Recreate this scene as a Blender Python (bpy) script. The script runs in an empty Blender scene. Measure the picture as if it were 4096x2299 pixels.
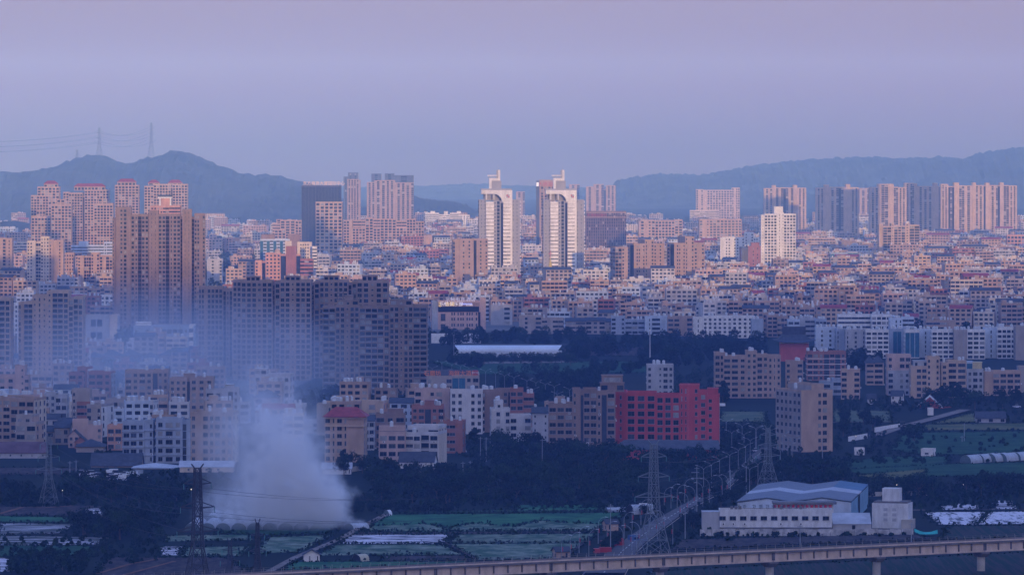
import bpy, math, random
from mathutils import Vector
random.seed(7)
R = random.Random(11)
PI = math.pi
rad = math.radians
# ------------------------------------------------------------------ camera
F = 20000.0      # focal length in pixels of the 4096 px wide photograph
HC = 130.0       # camera height above the plain
HY = 590.0       # row of the true horizon
sc = bpy.context.scene
cam_d = bpy.data.cameras.new("camera"); cam = bpy.data.objects.new("camera", cam_d)
sc.collection.objects.link(cam); sc.camera = cam
cam.location = (0, 0, HC); cam.rotation_euler = (rad(90), 0, 0)
cam_d.sensor_width = 36.0; cam_d.lens = 36.0 * F / 4096.0
cam_d.shift_y = -(1149.5 - HY) / 4096.0
cam_d.clip_start = 5.0; cam_d.clip_end = 120000.0
# ------------------------------------------------------------------ light
SUN_EL, SUN_AZ = 3.2, 12.0           # low evening sun behind the camera, off to the right
world = bpy.data.worlds.new("World"); sc.world = world; world.use_nodes = True
nt = world.node_tree; N = nt.nodes; N.clear()
out = N.new("ShaderNodeOutputWorld"); bg = N.new("ShaderNodeBackground")
sky = N.new("ShaderNodeTexSky"); sky.sky_type = 'NISHITA'; sky.sun_disc = False
sky.sun_elevation = rad(SUN_EL); sky.sun_rotation = rad(180 - SUN_AZ)
sky.altitude = 100; sky.air_density = 1.3; sky.dust_density = 2.0; sky.ozone_density = 2.5
geo = N.new("ShaderNodeNewGeometry") if False else N.new("ShaderNodeTexCoord")
sep = N.new("ShaderNodeSeparateXYZ"); nt.links.new(geo.outputs["Generated"], sep.inputs[0])
ramp = N.new("ShaderNodeValToRGB")   # the mauve belt low in the evening sky
el = ramp.color_ramp.elements; el[0].position = 0.0; el[0].color = (1.4, 0.9, 1.2, 1); el[1].position = 1.0; el[1].color = (2.4, 4.8, 14.0, 1)
for pos, c in ((0.012, (2.4, 1.3, 1.6)), (0.032, (4.1, 3.2, 4.3)), (0.09, (4.0, 3.7, 6.4)), (0.35, (2.8, 4.6, 12.5))): e = el.new(pos); e.color = (*c, 1)
nt.links.new(sep.outputs[2], ramp.inputs[0])
dot = N.new("ShaderNodeVectorMath"); dot.operation = 'DOT_PRODUCT'; nt.links.new(geo.outputs["Generated"], dot.inputs[0])
dot.inputs[1].default_value = (math.sin(rad(SUN_AZ)), -math.cos(rad(SUN_AZ)), 0.25)
glow = N.new("ShaderNodeMapRange"); glow.interpolation_type = 'SMOOTHSTEP'; glow.inputs[1].default_value = 0.55; glow.inputs[2].default_value = 1.0
nt.links.new(dot.outputs["Value"], glow.inputs[0])
warm = N.new("ShaderNodeMix"); warm.data_type = 'RGBA'; warm.inputs[7].default_value = (9.5, 10.2, 17.0, 1)   # afterglow round the low sun
nt.links.new(glow.outputs[0], warm.inputs[0]); nt.links.new(ramp.outputs[0], warm.inputs[6])
mix = N.new("ShaderNodeMix"); mix.data_type = 'RGBA'; mix.inputs[0].default_value = 0.985
nt.links.new(sky.outputs[0], mix.inputs[6]); nt.links.new(warm.outputs[2], mix.inputs[7])
nt.links.new(mix.outputs[2], bg.inputs[0]); bg.inputs[1].default_value = 0.1
nt.links.new(bg.outputs[0], out.inputs[0])
sun_d = bpy.data.lights.new("sun", 'SUN'); sun_d.energy = 3.1; sun_d.angle = rad(0.5); sun_d.color = (1.0, 0.71, 0.45)
sun = bpy.data.objects.new("sun", sun_d); sc.collection.objects.link(sun)
sv = Vector((math.sin(rad(SUN_AZ)) * math.cos(rad(SUN_EL)), -math.cos(rad(SUN_AZ)) * math.cos(rad(SUN_EL)), math.sin(rad(SUN_EL))))
sun.rotation_euler = sv.to_track_quat('Z', 'Y').to_euler()
sun.location = sv * 500 + Vector((0, 0, 300))
sc.view_settings.view_transform = 'Standard'; sc.view_settings.look = 'None'
sc.view_settings.gamma = 1.0; sc.view_settings.exposure = -0.38
HAZE_DENSITY = 0.000080; HAZE_COLOR = (0.20, 0.40, 1.0); HAZE_ANISO = -0.5
sc.cycles.volume_bounces = 5; sc.cycles.max_bounces = 8; sc.cycles.diffuse_bounces = 2; sc.cycles.glossy_bounces = 2
sc.cycles.transparent_max_bounces = 16
# ------------------------------------------------------------------ pixel <-> ground
CR = {1: (0, 600, 2.515), 2: (1024, 600, 2.515), 3: (2048, 600, 2.515), 4: (3072, 600, 2.515),
      5: (0, 1150, 2.515), 6: (1024, 1150, 2.515), 7: (2048, 1150, 2.515), 8: (3072, 1150, 2.515),
      9: (0, 1700, 2.414), 10: (1024, 1700, 2.414), 11: (2048, 1700, 2.414), 12: (3072, 1700, 2.414), 0: (0, 0, 1.0)}
def kx(k, z): return CR[k][0] + z / CR[k][2]
def ky(k, z): return CR[k][1] + z / CR[k][2]
def sca(yb): return (yb - HY) / HC
def gp(px, py, z=0.0):
    """ground point (height z) seen at photo pixel px, py"""
    s = (py - HY) / (HC - z)
    return Vector(((px - 2048.0) / s, F / s, z))
def px_of(p):
    s = F / p[1]
    return 2048 + p[0] * s, HY + (HC - p[2]) * s
# ------------------------------------------------------------------ mesh builder
class MB:
    def __init__(self): self.v = []; self.f = []; self.m = []; self.mats = []
    def mi(self, mat):
        if mat not in self.mats: self.mats.append(mat)
        return self.mats.index(mat)
    def poly(self, pts, mat):
        n = len(self.v); self.v.extend([tuple(p) for p in pts]); self.f.append(tuple(range(n, n + len(pts)))); self.m.append(self.mi(mat))
    def hexa(self, b, t, mat, bottom=False):
        n = len(self.v); self.v.extend([tuple(p) for p in b] + [tuple(p) for p in t]); i = self.mi(mat); k = len(b)
        for a in range(k):
            c = (a + 1) % k; self.f.append((n + a, n + c, n + k + c, n + k + a)); self.m.append(i)
        self.f.append(tuple(range(n + k, n + 2 * k))); self.m.append(i)
        if bottom: self.f.append(tuple(range(n + k - 1, n - 1, -1))); self.m.append(i)
    def box(self, x0, x1, y0, y1, z0, z1, mat, bottom=True):
        q = [(x0, y0), (x1, y0), (x1, y1), (x0, y1)]
        self.hexa([(a, b, z0) for a, b in q], [(a, b, z1) for a, b in q], mat, bottom)
    def cyl(self, c, r0, r1, z0, z1, mat, n=8, bottom=False):
        self.hexa([(c[0] + r0 * math.cos(2 * PI * i / n), c[1] + r0 * math.sin(2 * PI * i / n), z0) for i in range(n)],
                  [(c[0] + r1 * math.cos(2 * PI * i / n), c[1] + r1 * math.sin(2 * PI * i / n), z1) for i in range(n)], mat, bottom)
    def bar(self, a, b, r, mat, n=4, r2=None):
        a = Vector(a); b = Vector(b); d = (b - a)
        if d.length < 1e-6: return
        d.normalize(); u = d.orthogonal().normalized(); w = d.cross(u); r2 = r if r2 is None else r2
        A = [a + (u * math.cos(2 * PI * (i + .5) / n) + w * math.sin(2 * PI * (i + .5) / n)) * r for i in range(n)]
        B = [b + (u * math.cos(2 * PI * (i + .5) / n) + w * math.sin(2 * PI * (i + .5) / n)) * r2 for i in range(n)]
        self.hexa(A, B, mat, True)
    def build(self, name, parent=None, loc=(0, 0, 0), rz=0, smooth=False):
        me = bpy.data.meshes.new(name); me.from_pydata(self.v, [], self.f)
        for m in self.mats: me.materials.append(m)
        me.polygons.foreach_set("material_index", self.m)
        if smooth: me.polygons.foreach_set("use_smooth", [True] * len(self.f))
        me.update()
        return link(name, me, parent, loc, rz)
def link(name, data, parent=None, loc=(0, 0, 0), rz=0):
    o = bpy.data.objects.new(name, data); sc.collection.objects.link(o)
    o.location = loc; o.rotation_euler = (0, 0, rz)
    if parent is not None: o.parent = parent
    return o
def thing(name, label, cat, loc, rz=0, group=None):
    o = link(name, None, None, loc, rz); o.empty_display_size = 0.5
    return tag(o, label, cat, group)
def tag(o, label, cat, group=None):
    o['label'] = label; o['category'] = cat
    if group: o['group'] = group
    return o
def struct(o): o['kind'] = 'structure'; return o
def stuff(o): o['kind'] = 'stuff'; return o
# ------------------------------------------------------------------ labels that single each thing out
LAND = []       # (phrase, px, py)
DEFER = []      # (object, description, px, py)
def auto(o, desc, cat, px, py, group=None):
    o['category'] = cat
    if group: o['group'] = group
    DEFER.append((o, desc, px, py))
def ordw(n):
    w = ["", "first", "second", "third", "fourth", "fifth", "sixth", "seventh", "eighth", "ninth", "tenth"]
    if n <= 10: return w[n]
    s = "th" if 10 <= n % 100 <= 20 else {1: "st", 2: "nd", 3: "rd"}.get(n % 10, "th")
    return "%d%s" % (n, s)
def finish_labels():
    keys = {}
    for o, d, px, py in DEFER:
        best = min(LAND, key=lambda l: (l[1] - px) ** 2 + 2.5 * (l[2] - py) ** 2)
        dx, dy = px - best[1], py - best[2]
        if abs(dx) > 1.3 * abs(dy): r = "right of" if dx > 0 else "left of"
        else: r = "below" if dy > 0 else "above"
        keys.setdefault("%s %s %s" % (d, r, best[0]), []).append((px, o))
    for k, l in keys.items():
        if len(l) == 1: l[0][1]['label'] = k; continue
        l.sort(key=lambda t: t[0])
        for i, (_, o) in enumerate(l): o['label'] = "%s, %s from left" % (k, ordw(i + 1))
# ------------------------------------------------------------------ materials
MATS = {}
def pmat(name, col, rough=0.85, var=0.18, scale=0.35, stretch=3.0, spec=0.25, metal=0.0, col2=None, det=4.0, bump=0.0, objrand=0.0):
    """matt material whose colour wanders with a noise (weathering) and, a little, from object to object"""
    if name in MATS: return MATS[name]
    m = bpy.data.materials.new(name); m.use_nodes = True; t = m.node_tree; n = t.nodes; b = n["Principled BSDF"]
    b.inputs["Roughness"].default_value = rough; b.inputs["Specular IOR Level"].default_value = spec; b.inputs["Metallic"].default_value = metal
    tc = n.new("ShaderNodeTexCoord"); mp = n.new("ShaderNodeMapping"); t.links.new(tc.outputs["Object"], mp.inputs[0])
    mp.inputs["Scale"].default_value = (scale * stretch, scale * stretch, scale)
    nz = n.new("ShaderNodeTexNoise"); nz.inputs["Scale"].default_value = 1.0; nz.inputs["Detail"].default_value = det; nz.inputs["Roughness"].default_value = 0.62
    t.links.new(mp.outputs[0], nz.inputs["Vector"])
    cr = n.new("ShaderNodeValToRGB"); cr.color_ramp.elements[0].position = 0.32; cr.color_ramp.elements[1].position = 0.68
    c2 = col2 or tuple(min(1, c * (1 + var)) for c in col); c1 = col if col2 else tuple(c * (1 - var) for c in col)
    cr.color_ramp.elements[0].color = (*c1, 1); cr.color_ramp.elements[1].color = (*c2, 1)
    t.links.new(nz.outputs["Fac"], cr.inputs[0]); src = cr.outputs[0]
    if objrand:
        oi = n.new("ShaderNodeObjectInfo"); hs = n.new("ShaderNodeHueSaturation")
        mr = n.new("ShaderNodeMapRange"); mr.inputs[3].default_value = 1 - objrand; mr.inputs[4].default_value = 1 + objrand
        t.links.new(oi.outputs["Random"], mr.inputs[0]); t.links.new(mr.outputs[0], hs.inputs["Value"])
        t.links.new(src, hs.inputs["Color"]); src = hs.outputs[0]
    t.links.new(src, b.inputs["Base Color"])
    if bump:
        bp = n.new("ShaderNodeBump"); bp.inputs["Strength"].default_value = bump; bp.inputs["Distance"].default_value = 0.5
        t.links.new(nz.outputs["Fac"], bp.inputs["Height"]); t.links.new(bp.outputs[0], b.inputs["Normal"])
    MATS[name] = m; return m
def emat(name, col, st):
    if name in MATS: return MATS[name]
    m = bpy.data.materials.new(name); m.use_nodes = True; b = m.node_tree.nodes["Principled BSDF"]
    b.inputs["Base Color"].default_value = (*col, 1); b.inputs["Emission Color"].default_value = (*col, 1); b.inputs["Emission Strength"].default_value = st
    MATS[name] = m; return m
WALLC = dict(tan=(.47, .32, .23), tan2=(.40, .28, .21), tan3=(.52, .37, .26), cream=(.63, .52, .40), white=(.74, .70, .66), grey=(.42, .41, .42), bluegrey=(.33, .37, .44),
             pink=(.50, .35, .30), red=(.47, .075, .08), orange=(.56, .30, .20), brick=(.34, .15, .115), brown=(.28, .19, .15), dark=(.10, .10, .12), yellow=(.62, .50, .25),
             lightblue=(.50, .56, .64), templered=(.45, .10, .08), greytan=(.37, .31, .27), slate=(.10, .12, .16), redd=(.44, .085, .065), pale=(.56, .53, .52), umber=(.17, .11, .105), khaki=(.29, .21, .165))
def W(c): return pmat("wall_" + c, WALLC[c], 0.85, 0.17, 0.10, 2.4, objrand=0.06)
G0 = pmat("glass_dark", (.012, .016, .024), 0.12, .3, spec=0.10)
G1 = pmat("glass_mid", (.05, .06, .08), 0.12, .3, spec=0.10)
G2 = pmat("glass_curtain", (.30, .29, .28), 0.5, .3, spec=0.05)
GB = pmat("glass_blue", (.04, .13, .20), 0.12, .3, spec=0.10)
FRAME = pmat("window_frame", (.24, .24, .26), 0.5)
ROOFG = pmat("roof_grey", (.17, .16, .16), .9, .35, .25, 1)
ROOFL = pmat("roof_light", (.42, .42, .44), .7, .2, .25, 1)
TILE = pmat("tile_dark", (.055, .058, .07), .8, .3, .6, 1)
TILER = pmat("tile_red", (.30, .05, .05), .7, .25, .6, 1)
STEEL = pmat("tank_steel", (.60, .60, .60), .35, .1, spec=.5)
CONC = pmat("concrete", (.42, .37, .31), .9, .22, .25, 1.0)
CONCD = pmat("concrete_dark", (.16, .14, .13), .9, .3, .4, 1)
FACTW = pmat('factory_white', (.50, .48, .46), .8, 0, .22, 2.6, col2=(.76, .74, .72), det=6)
DARK = pmat("dark_parts_and_shade", (.02, .02, .022), .9, .2)  # dark parts, and painted shade in slots and tunnel mouths
WHITE = pmat("white_paint", (.76, .74, .72), .7, .10, .5, 1)
def pick_glass(r):
    q = r.random()
    return G0 if q < .62 else (G1 if q < .88 else G2)
# ------------------------------------------------------------------ buildings
WM = {}
def win_mesh(w, h, gl, kind):
    key = (round(w, 1), round(h, 1), gl.name, kind)
    if key in WM: return WM[key]
    w, h = key[0], key[1]; b = MB(); t = .07
    b.poly([(-w / 2, -.04, 0), (w / 2, -.04, 0), (w / 2, -.04, h), (-w / 2, -.04, h)], gl)
    for a, c, e, g in ((-w / 2, w / 2, 0, t), (-w / 2, w / 2, h - t, h), (-w / 2, -w / 2 + t, t, h - t), (w / 2 - t, w / 2, t, h - t)):
        b.box(a, c, -.10, -.01, e, g, FRAME)
    if kind != 'B' and w > .9: b.box(-.03, .03, -.09, -.045, t, h - t, FRAME)
    if kind == 'B':
        b.box(-w / 2, w / 2, -.55, -.45, 0, h * .26, FRAME); b.box(-w / 2, w / 2, -.449, -.10, 0, .12, FRAME)
    else:
        b.box(-w / 2 - .12, w / 2 + .12, -.2, -.01, -.12, -.005, FRAME)
    me = bpy.data.meshes.new("window")
    me.from_pydata(b.v, [], b.f)
    for m in b.mats: me.materials.append(m)
    me.polygons.foreach_set("material_index", b.m); me.update()
    WM[key] = me; return me
AC = None
def ac_mesh():
    global AC
    if AC is None:
        b = MB(); b.box(-.45, .45, -.42, -.06, 0, .7, WHITE); b.poly([(-.3, -.43, .1), (.2, -.43, .1), (.2, -.43, .6), (-.3, -.43, .6)], DARK)
        o = b.build("air_conditioner"); AC = o.data; bpy.data.objects.remove(o)
    return AC
TK = {}
def tank_mesh(i):
    if i not in TK:
        b = MB(); r, h = (.75, 2.0) if i == 0 else ((.6, 1.6) if i == 1 else (.9, 1.5))
        for a in range(3): b.bar((.5 * r * math.cos(a * 2.1), .5 * r * math.sin(a * 2.1), 0), (.5 * r * math.cos(a * 2.1), .5 * r * math.sin(a * 2.1), .8), .07, STEEL)
        b.cyl((0, 0), r, r, .8, .8 + h, STEEL, 10, True); b.cyl((0, 0), r, .1, .8 + h, 1.1 + h, STEEL, 10)
        o = b.build("water_tank"); TK[i] = o.data; bpy.data.objects.remove(o)
    return TK[i]
CH = {'w': (.5, .5, .25), 'W': (.8, .55, .22), 's': (.3, .6, .2), 'q': (.32, .34, .35), 'n': (.97, .42, .32), 'B': (.90, .78, .08), 'm': (.68, .66, .16), 'M': (.96, .74, .13)}
class Face:
    def __init__(s, o, d, n, rz): s.o = Vector(o); s.d = Vector(d); s.n = Vector(n); s.rz = rz
    def p(s, u, z, off): q = s.o + s.d * u + s.n * off; return (q.x, q.y, z)
    def quad(s, b, u0, u1, z0, z1, off, m): b.poly([s.p(u0, z0, off), s.p(u1, z0, off), s.p(u1, z1, off), s.p(u0, z1, off)], m)
    def box(s, b, u0, u1, z0, z1, a, c, m):
        b.hexa([s.p(u0, z0, c), s.p(u1, z0, c), s.p(u1, z0, a), s.p(u0, z0, a)], [s.p(u0, z1, c), s.p(u1, z1, c), s.p(u1, z1, a), s.p(u0, z1, a)], m, True)
def facade(face, width, z0, z1, fh, cols, wb, gb, wins, fine, r, wall, ledge=0, pil=0, lmat=None, skip0=0):
    """rows of openings on one face; fine ones are collected in wins, coarse ones go into the mesh gb"""
    n = max(1, int(round((z1 - z0) / fh))); fh = (z1 - z0) / n; bw = width / len(cols)
    for i, c in enumerate(cols):
        u0 = i * bw; uc = u0 + bw / 2
        if c == 'g': face.quad(gb, u0 + .04 * bw, u0 + .96 * bw, z0 + .5, z1 - .8, .06, G1); continue
        if c == 'b': face.quad(gb, u0 + .04 * bw, u0 + .96 * bw, z0 + .5, z1 - .8, .06, GB); continue
        if c == 'd': face.quad(gb, u0, u0 + bw, z0 + .1, z1 - .5, .06, DARK); continue  # dark sheet paints the shade of a recess
        if c == 'p': face.box(wb, u0 + .2 * bw, u0 + .8 * bw, z0, z1, .02, .5, lmat or wall); continue
        if c not in CH: continue
        ww, wh, ws = CH[c]
        for f in range(skip0, n):
            za = z0 + f * fh + ws * fh; zb = za + wh * fh; g = pick_glass(r)
            if fine: wins.append((face.p(uc, za, 0), face.rz, ww * bw, zb - za, g, c))
            else: face.quad(gb, uc - ww * bw / 2, uc + ww * bw / 2, za, zb, .06, g)
    if ledge:
        for f in range(1, n): face.box(wb, 0, width, z0 + f * fh - .18, z0 + f * fh + .14, .02, ledge, lmat or wall)
    if pil:
        for i in range(len(cols) + 1):
            u = min(max(i * bw, .2), width - .2); face.box(wb, u - .2, u + .2, z0, z1, .02, pil, lmat or wall)
def roof_flat(b, x0, x1, y0, y1, h, par, wall, top):
    b.poly([(x0, y0, h), (x1, y0, h), (x1, y1, h), (x0, y1, h)], top)
    if par:
        t = .25; e = .05
        b.box(x0 - e, x1 + e, y0 - e, y0 + t, h - .12, h + par, wall); b.box(x0 - e, x1 + e, y1 - t, y1 + e, h - .12, h + par, wall)
        b.box(x0 - e, x0 + t, y0 + t + .01, y1 - t - .01, h - .12, h + par, wall); b.box(x1 - t, x1 + e, y0 + t + .01, y1 - t - .01, h - .12, h + par, wall)
def roof_hip(b, x0, x1, y0, y1, h, rise, ov, mat, inset=None):
    x0 -= ov; x1 += ov; y0 -= ov; y1 += ov; k = min((x1 - x0), (y1 - y0)) / 2 if inset is None else inset
    ym = (y0 + y1) / 2; a = (x0 + k, ym, h + rise); c = (x1 - k, ym, h + rise)
    b.poly([(x0, y0, h), (x1, y0, h), c, a], mat); b.poly([(x1, y1, h), (x0, y1, h), a, c], mat)
    b.poly([(x1, y0, h), (x1, y1, h), c], mat); b.poly([(x0, y1, h), (x0, y0, h), a], mat)
    b.poly([(x0, y0, h - .05), (x0, y1, h - .05), (x1, y1, h - .05), (x1, y0, h - .05)], mat)
def roof_gable(b, x0, x1, y0, y1, h, rise, ov, mat, wall, along='x'):
    t = .18
    if along == 'x':
        ym = (y0 + y1) / 2; sl = rise / (ym - y0)
        for sg, ya in ((1, y0 - ov), (-1, y1 + ov)):
            za = h - sl * ov
            b.hexa([(x0 - ov, ya, za), (x1 + ov, ya, za), (x1 + ov, ym, h + rise), (x0 - ov, ym, h + rise)][::1],
                   [(x0 - ov, ya, za + t), (x1 + ov, ya, za + t), (x1 + ov, ym, h + rise + t), (x0 - ov, ym, h + rise + t)], mat, True)
        b.poly([(x0, y1, h), (x0, y0, h), (x0, ym, h + rise)], wall); b.poly([(x1, y0, h), (x1, y1, h), (x1, ym, h + rise)], wall)
    else:
        xm = (x0 + x1) / 2; sl = rise / (xm - x0)
        for xa in (x0 - ov, x1 + ov):
            za = h - sl * ov
            b.hexa([(xa, y0 - ov, za), (xa, y1 + ov, za), (xm, y1 + ov, h + rise), (xm, y0 - ov, h + rise)],
                   [(xa, y0 - ov, za + t), (xa, y1 + ov, za + t), (xm, y1 + ov, h + rise + t), (xm, y0 - ov, h + rise + t)], mat, True)
        b.poly([(x0, y0, h), (x1, y0, h), (xm, y0, h + rise)], wall); b.poly([(x1, y1, h), (x0, y1, h), (xm, y1, h + rise)], wall)
RECTS = []
def put_windows(root, wins, r, ac=.0):
    wins.sort(key=lambda w: -w[2] * w[3]); 
    if len(wins) > 100:
        keep = set(r.sample(range(len(wins)), 100))
    else: keep = None
    rest = MB()
    for i, (p, rz, w, h, g, c) in enumerate(wins):
        if keep is None or i in keep:
            link("window", win_mesh(w, h, g, c), root, p, rz)
            if ac and c in 'wW' and r.random() < ac and keep is None:
                link("air_conditioner", ac_mesh(), root, (p[0] + .2, p[1], p[2] - .95), rz)
        else:
            me = win_mesh(w, h, g, c); ca, sa = math.cos(rz), math.sin(rz)
            n0 = len(rest.v)
            for v in me.vertices: rest.v.append((p[0] + v.co.x * ca - v.co.y * sa, p[1] + v.co.x * sa + v.co.y * ca, p[2] + v.co.z))
            for pl in me.polygons: rest.f.append(tuple(n0 + q for q in pl.vertices)); rest.m.append(rest.mi(me.materials[pl.material_index]))
    if rest.f: stuff(rest.build("window", root))
def H(name, cat, label, k, vols, yb, wall, fh=3.0, yaw=0, dep=14, fine=None, ledge=0, pil=0, roof='flat', rmat=None, side='w.w', tanks=0, caps=(), par=1.0,
      group=None, lmat=None, ac=0, rise=None, skip0=0, sidewall=None, land=None, lw=None, back=True):
    """A building. vols: (x0, x1, top, cols[, setback]) with x and top in pixels of zoom k; yb: row where its foot meets the ground."""
    r = random.Random(hash((k, vols[0][0], vols[0][2], yb)) & 0xffff)
    s = sca(yb); yaw_r = rad(yaw); cy = math.cos(yaw_r)
    xa = min(v[0] for v in vols); xb = max(v[1] for v in vols); xm = (kx(k, xa) + kx(k, xb)) / 2
    org = gp(xm, yb); root = thing(name, label, cat, org, yaw_r, group)
    if fine is None: fine = s >= 5.5
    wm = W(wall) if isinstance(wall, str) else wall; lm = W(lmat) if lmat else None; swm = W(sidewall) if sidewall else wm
    lx = lambda z: (kx(k, z) - xm) / s / cy
    info = []; wins = []
    gbm = MB()
    for vi, v in enumerate(vols):
        x0, x1 = lx(v[0]) + .03, lx(v[1]) - .03; h = (yb - ky(k, v[2])) / s; cols = v[3]; sb = v[4] if len(v) > 4 else 0.0
        vw = W(v[5]) if len(v) > 5 and v[5] else wm
        d = dep - sb * .5
        y0, y1 = sb + .04 * vi, sb + d; info.append((x0, x1, y0, y1, h))
        b = MB(); gb = gbm if s > 3.4 else b
        q = [(x0, y0), (x1, y0), (x1, y1), (x0, y1)]
        for a, c, m in ((0, 1, vw), (1, 2, swm), (2, 3, vw), (3, 0, swm)):
            b.poly([(*q[a], 0), (*q[c], 0), (*q[c], h), (*q[a], h)], m)
        fr = Face((x0, y0, 0), (1, 0, 0), (0, -1, 0), 0); fl = Face((x0, y1, 0), (0, -1, 0), (-1, 0, 0), -PI / 2); fg = Face((x1, y0, 0), (0, 1, 0), (1, 0, 0), PI / 2)
        facade(fr, x1 - x0, 0, h, fh, cols, b, gb, wins, fine, r, vw, ledge, pil, lm, skip0)
        if side and vi in (0,) or (side and vi == len(vols) - 1):
            sd = side if isinstance(side, str) else side[0]
            if vi == 0: facade(fl, y1 - y0, 0, h, fh, sd, b, gb, wins, fine, r, vw, ledge, 0, lm, skip0)
            if vi == len(vols) - 1: facade(fg, y1 - y0, 0, h, fh, sd, b, gb, wins, fine, r, vw, ledge, 0, lm, skip0)
        b.build("wall" if vi == 0 else "wing", root)
        rb = MB(); rt = rmat or ROOFG
        if roof == 'flat': roof_flat(rb, x0, x1, y0, y1, h, par, vw, rt)
        elif roof == 'hip': roof_hip(rb, x0, x1, y0, y1, h, rise or 3, .8, rt)
        elif roof == 'gablex': roof_gable(rb, x0, x1, y0, y1, h, rise or 2.2, .5, rt, vw, 'x')
        elif roof == 'gabley': roof_gable(rb, x0, x1, y0, y1, h, rise or 2.2, .5, rt, vw, 'y')
        rb.build("roof", root)
    for c in caps:
        x0, x1 = lx(c[0]), lx(c[1]); h = (yb - ky(k, c[2])) / s; sb = c[4] if len(c) > 4 else 1.2; xc = (x0 + x1) / 2
        z0 = max([i[4] for i in info if i[0] - .1 <= xc <= i[1] + .1] or [0]); y0 = sb; y1 = min(sb + 7, dep - .6)
        if z0 >= h: z0 = h - 3
        cw = W(c[5]) if len(c) > 5 else wm
        b = MB(); b.box(x0, x1, y0, y1, z0 + .01, h, cw); b.box(x0 - .25, x1 + .25, y0 - .25, y1 + .25, h + .01, h + .3, cw)
        if c[3]: facade(Face((x0, y0, 0), (1, 0, 0), (0, -1, 0), 0), x1 - x0, z0, h, fh, c[3], b, b, [], False, r, cw)
        b.build("stairhead", root)
        if len(c) > 6: hb = MB(); roof_hip(hb, x0, x1, y0, y1, h + .32, 3.5, .8, TILER); hb.build("roof", root)
    if fine: put_windows(root, wins, r, ac)
    if gbm.f: stuff(gbm.build("window", root))
    for t in range(tanks):
        i = info[r.randrange(len(info))]
        link("water_tank", tank_mesh(r.randrange(3)), root, (r.uniform(i[0] + 1, i[1] - 1), r.uniform(i[2] + 1.5, i[3] - 1), i[4]))
    Wd = lx(xb) - lx(xa); RECTS.append((org.x - Wd / 2 - 2, org.x + Wd / 2 + 2, org.y - 2, org.y + dep + 3))
    if land: LAND.append((land, xm, (ky(k, min(v[2] for v in vols)) + yb) / 2))
    root['_info'] = 0; del root['_info']
    HINFO[root.name] = (info, s, cy, xm, yb)
    return root
HINFO = {}
def text(s, size, loc, mat, parent, name="sign", rx=90, rz=0, mirror=False, label=None, ext=.06):
    c = bpy.data.curves.new(name, 'FONT'); c.body = s; c.size = size; c.align_x = 'CENTER'; c.extrude = ext; c.resolution_u = 2
    o = link(name, c, parent, loc); o.rotation_euler = (rad(rx), 0, rz); c.materials.append(mat)
    if mirror: o.scale = (-1, 1, 1)
    if label: o['label'] = label
    return o
# ------------------------------------------------------------------ the named buildings, far to near
TW = 'residential_tower'
def tow(label, k, vols, yb, wall='tan', **kw): return H(kw.pop('name', TW), 'tower', label, k, vols, yb, wall, **kw)
GRT = "tan towers with red crowns at the hill foot"
MM = 'mmmmmm'
tow("stepped tan tower with small red crown, leftmost of those at the hill foot", 1, [(310, 517, 465, MM + 'm'), (375, 597, 378, MM, 1)], 1072, caps=[(440, 580, 345, 'mmmm', 1.5, 'tan', 1)], group=GRT, dep=18, land="the stepped tan tower at the left hill foot")
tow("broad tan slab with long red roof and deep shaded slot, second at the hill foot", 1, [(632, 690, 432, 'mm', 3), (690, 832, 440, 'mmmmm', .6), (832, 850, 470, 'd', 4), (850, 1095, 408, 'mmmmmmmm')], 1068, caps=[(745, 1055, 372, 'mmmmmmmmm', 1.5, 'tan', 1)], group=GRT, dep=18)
tow("narrow tan tower with a wide red crown just left of the big brown tower", 1, [(1155, 1395, 362, 'mmmmmmm')], 1074, caps=[(1180, 1365, 325, 'mmmmm', 1.5, 'tan', 1)], group=GRT, dep=18)
tow("pale tan tower with several red roof ridges above the big brown tower", 1, [(1450, 1545, 372, 'mmm', 2), (1545, 1720, 352, 'mmmmmm'), (1720, 1735, 380, 'd', 3), (1735, 1885, 352, 'mmmmm')], 1072, 'tan3', caps=[(1490, 1600, 335, 'mm', 1, 'tan3', 1), (1690, 1830, 335, 'mmm', 1, 'tan3', 1)], group=GRT, dep=18)
tow("short stepped tan tower, lowest of the tan group at far left", 1, [(315, 510, 682, MM)], 1092, caps=[(365, 455, 615, 'mmm')], group=GRT, dep=16, par=2)
tow("slender tan tower with a dark roof terrace, between the stepped towers", 1, [(515, 718, 560, MM)], 1096, caps=[(570, 650, 500, 'mm')], group=GRT, dep=16, par=2)
tow("tan tower standing half in front of the broad red roofed slab", 1, [(945, 1135, 555, MM)], 1098, caps=[(985, 1075, 490, 'mm')], group=GRT, dep=16, par=2)
tow("orange tower with a black framed crown peeping over the big brown tower", 1, [(1515, 1700, 572, 'wwwwnn'), (1700, 1815, 570, 'nnnn', .4)], 1190, 'orange', dep=14, caps=[(1618, 1705, 490, '')], name='office_tower')
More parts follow.
